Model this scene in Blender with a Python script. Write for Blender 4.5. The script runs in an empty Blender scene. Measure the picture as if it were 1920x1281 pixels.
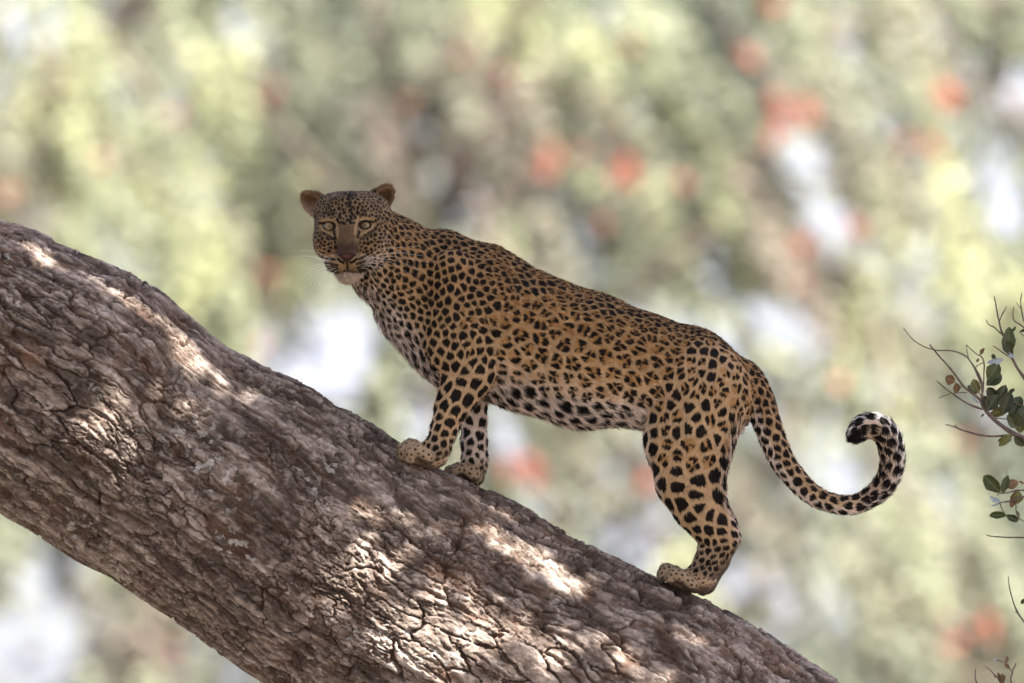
import bpy, math, random
import numpy as np
from mathutils import Vector, Matrix
rng = np.random.default_rng(7)
random.seed(7)

# ---------------------------------------------------------------- camera, sky, sun, exposure
PITCH = math.radians(4.0)
DIST = 25.0
PPM = 850.0                       # photograph pixels per metre at the leopard
CAMZ = 1.8
scene = bpy.context.scene
EX = np.array([1.0, 0, 0])
EY = np.array([0, math.cos(PITCH), math.sin(PITCH)])
EZ = np.array([0, -math.sin(PITCH), math.cos(PITCH)])
CAM = np.array([0, -DIST * math.cos(PITCH), CAMZ])
CEN = CAM + DIST * EY
cam_data = bpy.data.cameras.new('camera')
cam = bpy.data.objects.new('camera', cam_data)
scene.collection.objects.link(cam)
cam.location = CAM
cam.rotation_euler = (math.radians(90) + PITCH, 0, 0)
cam_data.sensor_width = 36.0
cam_data.lens = 36.0 * DIST / (1920.0 / PPM)
cam_data.clip_start = 0.5
cam_data.clip_end = 3000
cam_data.dof.use_dof = True
cam_data.dof.focus_distance = DIST - 0.12
cam_data.dof.aperture_fstop = 2.9
scene.camera = cam

SUN = np.array([0.50, -0.52, 0.98]); SUN /= np.linalg.norm(SUN)
world = bpy.data.worlds.new('World'); scene.world = world; world.use_nodes = True
wn = world.node_tree.nodes; wl = world.node_tree.links
wn.clear()
sky = wn.new('ShaderNodeTexSky'); sky.sky_type = 'NISHITA'; sky.sun_disc = False
sky.sun_elevation = math.asin(SUN[2]); sky.sun_rotation = math.atan2(SUN[0], SUN[1])
sky.air_density = 1.0; sky.dust_density = 3.0; sky.ozone_density = 5.0
bg = wn.new('ShaderNodeBackground'); bg.inputs['Strength'].default_value = 0.068
wo = wn.new('ShaderNodeOutputWorld')
hz = wn.new('ShaderNodeHueSaturation'); hz.inputs['Saturation'].default_value = 0.38      # bright dry-season haze
tn = wn.new('ShaderNodeMix'); tn.data_type = 'RGBA'; tn.blend_type = 'MULTIPLY'; tn.inputs[0].default_value = 1.0; tn.inputs[7].default_value = (1.02, 0.965, 1.08, 1)
wl.new(sky.outputs[0], hz.inputs['Color']); wl.new(hz.outputs[0], tn.inputs[6]); wl.new(tn.outputs[2], bg.inputs['Color']); wl.new(bg.outputs[0], wo.inputs['Surface'])
sd = bpy.data.lights.new('sun', 'SUN'); sd.energy = 5.0; sd.angle = math.radians(0.53); sd.color = (1.0, 0.93, 0.84)
sun = bpy.data.objects.new('sun', sd); scene.collection.objects.link(sun)
sun.rotation_euler = Vector(SUN).to_track_quat('Z', 'Y').to_euler(); sun.location = (8, -12, 20)
scene.view_settings.view_transform = 'Standard'
scene.view_settings.look = 'None'
scene.view_settings.exposure = 2.78
scene.view_settings.gamma = 1.0
scene.view_settings.use_curve_mapping = False
scene.cycles.max_bounces = 8; scene.cycles.diffuse_bounces = 5; scene.cycles.transparent_max_bounces = 8
scene.cycles.use_denoising = True

# ---------------------------------------------------------------- helpers
def W(p):
    """picture-plane units (x right, y down, d away; 850 to the metre) to the world, rigidly"""
    p = np.asarray(p, float)
    return CEN + ((p[..., 0:1] - 960) * EX - (p[..., 1:2] - 640.5) * EZ + p[..., 2:3] * EY) / PPM
def Wdir(v):
    v = np.asarray(v, float)
    return v[..., 0:1] * EX - v[..., 1:2] * EZ + v[..., 2:3] * EY
def far(px, py, Y):
    """a point of the far trees: seen at px, py, standing Y metres from the camera"""
    px = np.asarray(px, float); py = np.asarray(py, float); Y = np.asarray(Y, float)
    k = (Y / DIST)[..., None] if np.ndim(Y) else Y / DIST
    return CAM + k * (DIST * EY + ((px - 960)[..., None] * EX - (py - 640.5)[..., None] * EZ) / PPM)

PERM = np.random.default_rng(99).permutation(1024).astype(np.int32)
VAL = np.random.default_rng(98).random(1024).astype(np.float32)
def hash3(i, j, k, s):
    h = PERM[(i.astype(np.int32) + s * 131) & 1023]
    h = PERM[(h + j.astype(np.int32)) & 1023]
    if k is not None: h = PERM[(h + k.astype(np.int32)) & 1023]
    return VAL[h]
def vnoise(x, y, z=None, s=0):
    """value noise, -1..1; two-dimensional when z is None"""
    x = np.asarray(x, np.float32); y = np.asarray(y, np.float32)
    xi = np.floor(x); yi = np.floor(y); fx = x - xi; fy = y - yi
    fx = fx * fx * (3 - 2 * fx); fy = fy * fy * (3 - 2 * fy)
    if z is None:
        a = hash3(xi, yi, None, s); b = hash3(xi + 1, yi, None, s); c = hash3(xi, yi + 1, None, s); d = hash3(xi + 1, yi + 1, None, s)
        a = a + (b - a) * fx; c = c + (d - c) * fx
        return (a + (c - a) * fy) * 2 - 1
    z = np.asarray(z, np.float32); zi = np.floor(z); fz = z - zi; fz = fz * fz * (3 - 2 * fz); o = []
    for k in (0, 1):
        a = hash3(xi, yi, zi + k, s); b = hash3(xi + 1, yi, zi + k, s); c = hash3(xi, yi + 1, zi + k, s); d = hash3(xi + 1, yi + 1, zi + k, s)
        a = a + (b - a) * fx; c = c + (d - c) * fx; o.append(a + (c - a) * fy)
    return (o[0] + (o[1] - o[0]) * fz) * 2 - 1
def fbm(x, y, z=None, o=4, s=0):
    r = 0; a = 1.0; t = 0
    for i in range(o):
        r = r + a * vnoise(x, y, z, s + i * 17); t += a
        x = x * 2.03 + 3.7; y = y * 2.03 + 1.3; a *= 0.5
        if z is not None: z = z * 2.03
    return r / t
def voro2(x, y, s=0, jit=0.9):
    """nearest and second distance, cell value, two cell values for a tilt, offset from the cell point"""
    x = np.asarray(x, np.float32); y = np.asarray(y, np.float32)
    xi = np.floor(x); yi = np.floor(y)
    f1 = np.full(x.shape, 9.0, np.float32); f2 = f1.copy(); cid = np.zeros(x.shape, np.float32); ox = cid.copy(); oy = cid.copy()
    for a in (-1, 0, 1):
        for b in (-1, 0, 1):
            cx = xi + a; cy = yi + b; h1 = hash3(cx, cy, None, s); h2 = hash3(cx, cy, None, s + 5)
            dx = x - (cx + 0.5 + jit * (h1 - 0.5)); dy = y - (cy + 0.5 + jit * (h2 - 0.5))
            d = np.sqrt(dx * dx + dy * dy)
            near = d < f1
            f2 = np.where(near, f1, np.minimum(f2, d)); cid = np.where(near, (h1 * 7.13 + h2 * 3.7) % 1.0, cid)
            ox = np.where(near, dx, ox); oy = np.where(near, dy, oy); f1 = np.where(near, d, f1)
    return f1, f2, cid, ox, oy
def sstep(a, b, x):
    t = np.clip((x - a) / (b - a), 0, 1)
    return t * t * (3 - 2 * t)
def mixc(a, b, t):
    return np.asarray(a) * (1 - t[:, None]) + np.asarray(b) * t[:, None]

def mk_mesh(name, verts, faces, smooth=True):
    verts = np.asarray(verts, np.float32); faces = np.asarray(faces, np.int32)
    n = faces.shape[1]
    me = bpy.data.meshes.new(name)
    me.vertices.add(len(verts)); me.vertices.foreach_set('co', verts.ravel())
    me.loops.add(faces.size); me.loops.foreach_set('vertex_index', faces.ravel())
    me.polygons.add(len(faces))
    me.polygons.foreach_set('loop_start', np.arange(0, faces.size, n, dtype=np.int32))
    me.update(calc_edges=True)
    me.validate(verbose=False)
    me.polygons.foreach_set('use_smooth', np.full(len(me.polygons), smooth))
    return me
def fattr(me, name, vals):
    a = me.attributes.new(name, 'FLOAT', 'POINT'); a.data.foreach_set('value', np.asarray(vals, np.float32).ravel())
def cattr(me, name, cols):
    a = me.attributes.new(name, 'FLOAT_COLOR', 'POINT')
    c = np.ones((len(cols), 4), np.float32); c[:, :3] = cols
    a.data.foreach_set('color', c.ravel())
def obj(name, me, mat=None, parent=None, kind=None):
    o = bpy.data.objects.new(name, me)
    scene.collection.objects.link(o)
    if mat is not None and me is not None and len(me.materials) == 0: me.materials.append(mat)
    if parent is not None: o.parent = parent
    if kind: o['kind'] = kind
    return o
def empty(name, loc, label, cat, group=None):
    o = obj(name, None); o.location = loc; o.empty_display_size = 0.1
    o['label'] = label; o['category'] = cat
    if group: o['group'] = group
    return o

def tube(pts, rad, sides=6, cap=True):
    """tapered tube through pts: verts, quads"""
    pts = np.asarray(pts, float); rad = np.broadcast_to(np.asarray(rad, float), (len(pts),))
    tan = np.gradient(pts, axis=0); tan /= np.linalg.norm(tan, axis=1)[:, None] + 1e-12
    ref = np.array([0.13, 0.9, 0.21]) if abs(tan[0][1]) < 0.8 else np.array([1.0, 0.1, 0])
    V = []
    ang = np.linspace(0, 2 * np.pi, sides, endpoint=False)
    for p, t, r in zip(pts, tan, rad):
        u = np.cross(t, ref); u /= np.linalg.norm(u); v = np.cross(t, u)
        V.append(p + r * (np.cos(ang)[:, None] * u + np.sin(ang)[:, None] * v))
    n = len(pts); V = np.concatenate(V)
    F = [(i * sides + j, i * sides + (j + 1) % sides, (i + 1) * sides + (j + 1) % sides, (i + 1) * sides + j)
         for i in range(n - 1) for j in range(sides)]
    return V, np.array(F)
def curve_pts(ctrl, n):
    """Catmull-Rom through control rows (any width)"""
    c = np.asarray(ctrl, float); c = np.vstack([2 * c[0] - c[1], c, 2 * c[-1] - c[-2]])
    m = len(c) - 3; out = []
    for t in np.linspace(0, m - 1e-6, n):
        i = int(t); f = t - i; a, b, d, e = c[i], c[i + 1], c[i + 2], c[i + 3]
        out.append(0.5 * (2 * b + (d - a) * f + (2 * a - 5 * b + 4 * d - e) * f * f + (3 * b - a - 3 * d + e) * f ** 3))
    return np.array(out)
def join(parts):
    V = []; F = []; k = 0
    for v, f in parts:
        V.append(v); F.append(np.asarray(f) + k); k += len(v)
    return np.concatenate(V), np.concatenate(F)

# ---------------------------------------------------------------- materials
def new_mat(name):
    m = bpy.data.materials.new(name); m.use_nodes = True
    nt = m.node_tree; nt.nodes.clear()
    out = nt.nodes.new('ShaderNodeOutputMaterial')
    return m, nt, out
def N(nt, typ, **kw):
    n = nt.nodes.new(typ)
    for k, v in kw.items():
        if k.startswith('i_'): n.inputs[k[2:].replace('_', ' ')].default_value = v
        else: setattr(n, k, v)
    return n
def ramp(nt, fac, stops):
    r = nt.nodes.new('ShaderNodeValToRGB')
    e = r.color_ramp.elements
    e[0].position, e[0].color = stops[0][0], (*stops[0][1], 1)
    e[1].position, e[1].color = stops[-1][0], (*stops[-1][1], 1)
    for p, c in stops[1:-1]:
        x = e.new(p); x.color = (*c, 1)
    nt.links.new(fac, r.inputs[0]); return r
def mat_leaf(name, stops, transl=0.35, rough=0.55, attr='tint', dry=None):
    m, nt, out = new_mat(name)
    at = N(nt, 'ShaderNodeAttribute', attribute_name=attr)
    r = ramp(nt, at.outputs['Fac'], stops)
    if dry:
        ad = N(nt, 'ShaderNodeAttribute', attribute_name='dry'); mc = N(nt, 'ShaderNodeMix', data_type='RGBA'); mc.inputs[7].default_value = (*dry, 1)
        nt.links.new(ad.outputs['Fac'], mc.inputs[0]); nt.links.new(r.outputs[0], mc.inputs[6]); col = mc.outputs[2]
    else: col = r.outputs[0]
    p = N(nt, 'ShaderNodeBsdfPrincipled'); p.inputs['Roughness'].default_value = rough
    p.inputs['Specular IOR Level'].default_value = 0.3
    t = N(nt, 'ShaderNodeBsdfTranslucent'); mx = N(nt, 'ShaderNodeMixShader'); mx.inputs[0].default_value = transl
    nt.links.new(col, p.inputs['Base Color']); nt.links.new(col, t.inputs['Color'])
    nt.links.new(p.outputs[0], mx.inputs[1]); nt.links.new(t.outputs[0], mx.inputs[2]); nt.links.new(mx.outputs[0], out.inputs[0])
    return m
def mat_noise(name, c1, c2, scale=8.0, rough=0.85, bump=0.2, detail=6.0):
    m, nt, out = new_mat(name)
    tc = N(nt, 'ShaderNodeTexCoord'); n = N(nt, 'ShaderNodeTexNoise'); n.inputs['Scale'].default_value = scale; n.inputs['Detail'].default_value = detail
    nt.links.new(tc.outputs['Object'], n.inputs['Vector'])
    r = ramp(nt, n.outputs[0], [(0.3, c1), (0.7, c2)])
    p = N(nt, 'ShaderNodeBsdfPrincipled'); p.inputs['Roughness'].default_value = rough; p.inputs['Specular IOR Level'].default_value = 0.25
    b = N(nt, 'ShaderNodeBump'); b.inputs['Strength'].default_value = bump; b.inputs['Distance'].default_value = 0.02
    nt.links.new(n.outputs[0], b.inputs['Height']); nt.links.new(b.outputs[0], p.inputs['Normal'])
    nt.links.new(r.outputs[0], p.inputs['Base Color']); nt.links.new(p.outputs[0], out.inputs[0])
    return m

def leaf_quads(pos, length, width, rnd, droop=None):
    """diamond leaves (4 verts, 1 quad) at pos with random or given long axis"""
    n = len(pos)
    a = rnd.normal(size=(n, 3)) if droop is None else droop + 0.0
    a /= np.linalg.norm(a, axis=1)[:, None] + 1e-9
    b = np.cross(a, rnd.normal(size=(n, 3))); b /= np.linalg.norm(b, axis=1)[:, None] + 1e-9
    c = np.cross(a, b)
    L = np.broadcast_to(length, (n,))[:, None]; Wd = np.broadcast_to(width, (n,))[:, None]
    V = np.stack([pos, pos + a * L * 0.45 + b * Wd * 0.5 + c * Wd * 0.12, pos + a * L, pos + a * L * 0.45 - b * Wd * 0.5 + c * Wd * 0.12], 1).reshape(-1, 3)
    F = np.arange(4 * n).reshape(n, 4)
    return V, F
# ---------------------------------------------------------------- ground
gx = np.concatenate([-np.geomspace(900, 30, 24), np.linspace(-28, 28, 57), np.geomspace(30, 900, 24)])
gy = np.concatenate([-np.geomspace(900, 30, 24), np.linspace(-28, 28, 57), np.geomspace(30, 900, 24)]) + 5
GX, GY = np.meshgrid(gx, gy, indexing='ij')
GZ = 0.12 * fbm(GX / 9, GY / 9, None, 3, 3) - 0.1
gi = np.arange(GX.size).reshape(GX.shape)
gf = np.stack([gi[:-1, :-1], gi[1:, :-1], gi[1:, 1:], gi[:-1, 1:]], -1).reshape(-1, 4)
M_ground = mat_noise('dry_grassland', (0.09, 0.072, 0.05), (0.15, 0.12, 0.085), 0.7, 0.95, 0.3, 8)
ground = obj('ground', mk_mesh('ground', np.stack([GX, GY, GZ], -1).reshape(-1, 3), gf), M_ground, kind='structure')

# ---------------------------------------------------------------- the leaning tree
AX = np.array([0.866, 0.5]); NT = np.array([0.5, -0.866])
top = np.array([(0, 415), (60, 432), (110, 455), (200, 492), (260, 517), (310, 548), (360, 592), (410, 640), (450, 665), (500, 692), (570, 722), (640, 768),
                (700, 803), (750, 840), (830, 886), (905, 917), (960, 942), (1030, 985), (1100, 1020), (1200, 1071), (1320, 1124), (1400, 1165), (1500, 1225), (1590, 1281)], float)
bot = np.array([(0, 985), (60, 1020), (130, 1068), (205, 1108), (280, 1162), (350, 1207), (400, 1248), (450, 1283)], float)
tt = np.concatenate([[-2600, -1500, -500], top @ AX, [2400, 3500, 5200, 7000]])
th = np.concatenate([[-420, -385, -365], top @ NT, [-318, -322, -270, 40]])
bt = np.concatenate([[-2600, -1500, -500, 100], bot @ AX, [1250, 1600, 2100, 3500, 5200, 7000]])
bh = np.concatenate([[-800, -808, -815, -828], bot @ NT, [-893, -905, -925, -985, -1120, -1500]])
D0 = 25.0
tsta = np.concatenate([np.linspace(-2600, 40, 70)[:-1], np.arange(40, 2200, 2.0), np.geomspace(30, 4800, 80) + 2170])
thA = np.interp(tsta, tt, th); bhA = np.interp(tsta, bt, bh)
def sm(a, w=9):
    k = np.hanning(w + 2)[1:-1]; k /= k.sum(); return np.convolve(np.pad(a, w // 2, mode='edge'), k, 'valid')
thA = sm(thA, 21); bhA = sm(bhA, 21) + 20
cH = (thA + bhA) / 2; rH = (thA - bhA) / 2
theta = np.concatenate([np.linspace(-0.60 * np.pi, 0.60 * np.pi, 500), np.linspace(0.60 * np.pi, 1.40 * np.pi, 50)[1:-1]])   # 0 faces the camera, + to the top
T, TH = np.meshgrid(tsta, theta, indexing='ij')
R = rH[:, None] + 0 * TH; CH = cH[:, None] + 0 * TH
C = TH * 265.0
# bark relief
def bark(T, C):
    T = T.astype(np.float32); C = C.astype(np.float32)
    wx = 34 * fbm(T / 120, C / 90, None, 3, 1); wy = 15 * fbm(T / 110, C / 60, None, 3, 2)
    t2 = T + wx + 8 * fbm(T / 15, C / 12, None, 3, 81); c2 = C + wy + 0.08 * T + 6 * fbm(T / 18, C / 11, None, 3, 82)
    coarse = sstep(-0.12, 0.30, fbm(T / 420, C / 300, None, 2, 9) + 0.38 * sstep(60, -220, C) - 0.22 * sstep(900, 1600, T))
    # long furrows that open and close along the trunk
    gate = sstep(-0.25, 0.25, fbm(T / 170, C / 60, None, 2, 23)); gate2 = sstep(-0.1, 0.3, fbm(T / 90, C / 40, None, 2, 24))
    furrow = (1 - sstep(0.02, 0.17, np.abs(vnoise(t2 / 260, c2 / 42, None, 21)))) * gate
    furrow2 = (1 - sstep(0.03, 0.22, np.abs(vnoise(t2 / 130 + 9, c2 / 20, None, 22)))) * gate2
    a1, a2, ac, ax, ay = voro2(t2 / 125, c2 / 34, 31); b1, b2, bc, bx_, by_ = voro2(t2 / 44, c2 / 14, 41); s1, s2, sc, sx, sy = voro2((t2 + 40) / 17, c2 / 7, 51)
    cr_a = 1 - sstep(0.015, 0.075, a2 - a1); cr_b = 1 - sstep(0.02, 0.11, b2 - b1); cr_s = 1 - sstep(0.02, 0.16, s2 - s1)
    patch = sstep(-0.25, 0.2, fbm(T / 130, C / 70, None, 3, 77)); flake = sstep(0.05, 0.2, fbm(T / 45, C / 18, None, 4, 78))
    fine = fbm(T / 13, C / 6, None, 4, 61); rough = fbm(t2 / 80, c2 / 22, None, 4, 66)
    gate3 = sstep(-0.15, 0.15, fbm(T / 60, C / 30, None, 2, 25)); furrow3 = (1 - sstep(0.04, 0.26, np.abs(vnoise(t2 / 75 + 3, c2 / 9.5, None, 27)))) * gate3
    def tilt(c, ox, oy): return (np.cos(c * 40) * ox + 1.3 * np.sin(c * 40) * oy)
    h = 10 * fbm(T / 330, C / 160, None, 2, 71)
    h += coarse * (6 * (ac - 0.5) + 3 * tilt(ac, ax, ay) - 14 * cr_a) + (1 - coarse) * (3 * (ac - 0.5) - 4 * cr_a)
    h += -11 * furrow * (0.35 + 0.65 * coarse) - 5.5 * furrow2 - 4.2 * furrow3
    h += (3.0 * (bc - 0.5) + 1.0 * tilt(bc, bx_, by_) - 9 * cr_b * (0.3 + 0.7 * patch)) * (1 - 0.35 * coarse)
    h += (1.6 * (sc - 0.5) + 0.5 * tilt(sc, sx, sy) - 4.0 * cr_s) * (0.35 + 0.65 * patch) * (1 - 0.3 * coarse) + 1.5 * fine + 2.2 * rough - 4.2 * flake
    crack = np.clip(np.maximum.reduce([(0.35 + 0.65 * coarse) * cr_a, furrow * 0.9, cr_b * (0.35 + 0.6 * patch), 0.85 * furrow2, 0.75 * furrow3, 0.55 * cr_s * patch]), 0, 1)
    plate = np.clip(0.48 + 0.40 * (ac - 0.5) * coarse + 0.55 * (bc - 0.5) + 0.45 * (sc - 0.5) * patch + 0.65 * rough + 0.4 * fine - 0.16 * flake, 0, 1)
    return h, crack, plate, coarse
BH, BC, BP, BCO = bark(T, C)
endfade = sstep(7000, 6200, T)
RR = R + BH * 0.72 * (1 + 0.55 * sstep(0.72, 0.95, np.sin(TH)))
X = T * AX[0] + (CH + RR * np.sin(TH)) * NT[0]
Yp = T * AX[1] + (CH + RR * np.sin(TH)) * NT[1]
Dp = D0 - RR * 0.97 * np.cos(TH)
trunk_world = W(np.stack([X, Yp, Dp], -1).reshape(-1, 3))
nt_, nth = T.shape
ii = np.arange(nt_ * nth).reshape(nt_, nth)
jj = np.roll(ii, -1, axis=1)
tf = np.stack([ii[:-1], jj[:-1], jj[1:], ii[1:]], -1).reshape(-1, 4)
base_p = W(np.array([(tsta[-1] * AX[0] + cH[-1] * NT[0], tsta[-1] * AX[1] + cH[-1] * NT[1], D0)]))[0]
ltree = empty('leaning_tree', (base_p[0], base_p[1], 0), 'rough barked brown tree trunk leaning diagonally, the leopard standing on it', 'tree')
LT = np.array(ltree.location)

def mat_bark():
    m, nt, out = new_mat('bark'); L = nt.links.new
    tc = N(nt, 'ShaderNodeTexCoord')
    ap = N(nt, 'ShaderNodeAttribute', attribute_name='plate'); ac = N(nt, 'ShaderNodeAttribute', attribute_name='crack')
    base = ramp(nt, ap.outputs['Fac'], [(0.12, (0.084, 0.067, 0.057)), (0.40, (0.182, 0.149, 0.128)), (0.62, (0.258, 0.217, 0.191)), (0.9, (0.36, 0.315, 0.283))])
    n1 = N(nt, 'ShaderNodeTexNoise'); n1.inputs['Scale'].default_value = 55; n1.inputs['Detail'].default_value = 8; n1.inputs['Roughness'].default_value = 0.65
    L(tc.outputs['Object'], n1.inputs['Vector'])
    mul = ramp(nt, n1.outputs[0], [(0.28, (0.50, 0.48, 0.47)), (0.5, (0.98, 0.96, 0.95)), (0.72, (1.5, 1.46, 1.43))])
    m1 = N(nt, 'ShaderNodeMix', data_type='RGBA', blend_type='MULTIPLY'); m1.inputs[0].default_value = 1.0
    L(base.outputs[0], m1.inputs[6]); L(mul.outputs[0], m1.inputs[7])
    # rust-brown inner bark, in fissures darkened as painted shade, and where plates flaked
    n2 = N(nt, 'ShaderNodeTexNoise'); n2.inputs['Scale'].default_value = 7; n2.inputs['Detail'].default_value = 5
    L(tc.outputs['Object'], n2.inputs['Vector'])
    rust = ramp(nt, n2.outputs[0], [(0.35, (0.045, 0.029, 0.023)), (0.7, (0.13, 0.065, 0.04))])
    m2 = N(nt, 'ShaderNodeMix', data_type='RGBA'); cf = N(nt, 'ShaderNodeMath', operation='MULTIPLY'); cf.inputs[1].default_value = 0.9
    L(ac.outputs['Fac'], cf.inputs[0]); L(cf.outputs[0], m2.inputs[0]); L(m1.outputs[2], m2.inputs[6]); L(rust.outputs[0], m2.inputs[7])
    flk = ramp(nt, n2.outputs[0], [(0.60, (0, 0, 0)), (0.72, (0.55, 0.55, 0.55))])
    m3 = N(nt, 'ShaderNodeMix', data_type='RGBA'); L(flk.outputs[0], m3.inputs[0]); L(m2.outputs[2], m3.inputs[6]); m3.inputs[7].default_value = (0.24, 0.145, 0.10, 1)
    # grey lichen scabs
    n3 = N(nt, 'ShaderNodeTexNoise'); n3.inputs['Scale'].default_value = 5.0; n3.inputs['Detail'].default_value = 3
    mp = N(nt, 'ShaderNodeMapping'); mp.inputs['Location'].default_value = (3.1, 1.7, 8.2); L(tc.outputs['Object'], mp.inputs[0]); L(mp.outputs[0], n3.inputs['Vector'])
    n4 = N(nt, 'ShaderNodeTexNoise'); n4.inputs['Scale'].default_value = 46; n4.inputs['Detail'].default_value = 3; L(mp.outputs[0], n4.inputs['Vector'])
    lm = ramp(nt, n3.outputs[0], [(0.52, (0, 0, 0)), (0.64, (1, 1, 1))]); ls = ramp(nt, n4.outputs[0], [(0.58, (0, 0, 0)), (0.63, (0.75, 0.75, 0.75))])
    lx = N(nt, 'ShaderNodeMix', data_type='RGBA', blend_type='MULTIPLY'); lx.inputs[0].default_value = 1.0
    L(lm.outputs[0], lx.inputs[6]); L(ls.outputs[0], lx.inputs[7])
    m4 = N(nt, 'ShaderNodeMix', data_type='RGBA'); L(lx.outputs[2], m4.inputs[0]); L(m3.outputs[2], m4.inputs[6]); m4.inputs[7].default_value = (0.46, 0.45, 0.43, 1)
    p = N(nt, 'ShaderNodeBsdfPrincipled'); p.inputs['Roughness'].default_value = 0.9; p.inputs['Specular IOR Level'].default_value = 0.2
    L(m4.outputs[2], p.inputs['Base Color'])
    b = N(nt, 'ShaderNodeBump'); b.inputs['Strength'].default_value = 0.9; b.inputs['Distance'].default_value = 0.006
    n5 = N(nt, 'ShaderNodeTexNoise'); n5.inputs['Scale'].default_value = 120; n5.inputs['Detail'].default_value = 8; n5.inputs['Roughness'].default_value = 0.7
    L(tc.outputs['Object'], n5.inputs['Vector']); L(n5.outputs[0], b.inputs['Height']); L(b.outputs[0], p.inputs['Normal'])
    L(p.outputs[0], out.inputs[0])
    return m
M_bark = mat_bark()
me = mk_mesh('trunk', trunk_world - LT, tf)
fattr(me, 'crack', BC.ravel()); fattr(me, 'plate', BP.ravel())
obj('trunk', me, M_bark, ltree)

# crown of the leaning tree: limbs that rise out of the frame and the leaf canopy that shades the trunk
M_limb = mat_noise('limb_bark', (0.10, 0.07, 0.06), (0.2, 0.15, 0.13), 14, 0.9, 0.5)
def tpos(t): return W(np.array([(t * AX[0] + np.interp(t, tsta, cH) * NT[0], t * AX[1] + np.interp(t, tsta, cH) * NT[1], D0)]))[0]
def limb(ctrl, r0, r1, parent, origin, n=22, mat=None, name='limb', sides=9):
    p = curve_pts(ctrl, n); r = np.linspace(r0, r1, n) ** 1.0
    p = p + 0.03 * np.stack([vnoise(p[:, 0] * 1.5, p[:, 1] * 1.5, p[:, 2] * 1.5, s) for s in (1, 2, 3)], -1) * np.linspace(0, 1, n)[:, None]
    v, f = tube(p, r, sides)
    return obj(name, mk_mesh(name, v - origin, f), mat or M_limb, parent)
A_ = tpos(3300); B_ = tpos(-2300); up = np.array([0, 0, 1.0])
limb([A_, A_ + (0.5, -0.2, 1.6), A_ + (0.2, -0.9, 3.4), A_ + (-0.6, -1.8, 5.2), A_ + (-1.4, -2.6, 6.8)], 0.30, 0.05, ltree, LT)
limb([A_ + (0.2, -0.9, 3.4), A_ + (-1.0, -1.3, 4.4), A_ + (-2.4, -1.9, 5.0), A_ + (-4.0, -2.2, 5.4)], 0.13, 0.03, ltree, LT)
limb([B_ + (0.3, 0, -0.1), B_ + (-0.5, -0.3, 1.0), B_ + (-0.2, -1.2, 2.6), B_ + (0.9, -2.2, 4.0), B_ + (2.2, -3.0, 5.0)], 0.26, 0.04, ltree, LT)
limb([B_ + (-0.2, -1.2, 2.6), B_ + (-1.3, -1.8, 3.7), B_ + (-2.2, -2.4, 4.6)], 0.14, 0.04, ltree, LT)

# sunlit flecks on the trunk and the animal: gaps between the leaves, as (x, y, rx, ry) where the light lands
FLECK = [(395, 700, 66, 44), (345, 750, 44, 30), (205, 725, 38, 28), (215, 795, 36, 26), (275, 570, 80, 22), (130, 500, 75, 16), (40, 445, 50, 14), (175, 905, 38, 28),
         (20, 515, 18, 16), (330, 615, 60, 26), (470, 720, 24, 16),
         (850, 1130, 150, 120), (960, 1015, 80, 60), (925, 950, 60, 26), (1035, 1080, 50, 46), (770, 1200, 80, 60), (985, 1215, 80, 50), (720, 1060, 50, 42), (640, 1095, 26, 20),
         (1095, 1185, 40, 34), (1190, 1245, 60, 40), (1120, 1090, 24, 40), (690, 960, 30, 22), (800, 985, 40, 26), (1290, 1185, 40, 22),
         (1640, 800, 50, 22), (1690, 850, 16, 50), (728, 346, 12, 8), (911, 885, 9, 34)]
FL = np.array(FLECK, float)
def trunk_depth(x, y):
    t = x * AX[0] + y * AX[1]; h = x * NT[0] + y * NT[1]
    s = np.clip((h - np.interp(t, tsta, cH)) / np.interp(t, tsta, rH), -0.97, 0.97)
    return D0 - 0.97 * np.interp(t, tsta, rH) * math.sqrt(1 - s * s)
FD = [trunk_depth(x, y) for x, y, *_ in FLECK[:-4]] + [-36, -36, -62, 55]
def shade_px(P, d):
    """where the shadow of P falls on the plane at depth d of the picture frame"""
    den = SUN @ EY
    s = ((P - CEN) @ EY - d / PPM) / den
    Q = P - s[:, None] * SUN - CEN
    return 960 + (Q @ EX) * PPM, 640.5 - (Q @ EZ) * PPM
def canopy(n, dmin, dmax, lo, hi, seed, keepholes=True, L=0.085, depth=-120):
    r = np.random.default_rng(seed)
    px = r.uniform(lo[0], hi[0], n); py = r.uniform(lo[1], hi[1], n)
    P = W(np.stack([px, py, np.full(n, depth)], -1)) + SUN * r.uniform(dmin, dmax, n)[:, None]
    ax = r.normal(size=(n, 3)) * (1, 1, 0.5) + np.array([0, 0, -0.25])
    ax /= np.linalg.norm(ax, axis=1)[:, None]
    mid = P + ax * L * 0.5
    keep = np.ones(n, bool); stay = r.random(n) < 0.02
    if keepholes:
        for (x, y, rx, ry), fd in zip(FL, FD):
            qx, qy = shade_px(mid, fd)
            wob = 1 + 0.6 * vnoise(qx / 26, qy / 26, None, 5)
            g = 52 if rx > 24 else 28
            keep &= ((qx - x) / (rx + g)) ** 2 + ((qy - y) / (ry + g)) ** 2 > wob
        keep |= stay
    return P[keep], ax[keep], r
def shade_ok(P):
    k = np.ones(len(P), bool)
    qx, qy = shade_px(P, -120)
    return ~((qx > -450) & (qx < 2350) & (qy > -150) & (qy < 1650))
parts = []
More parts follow.
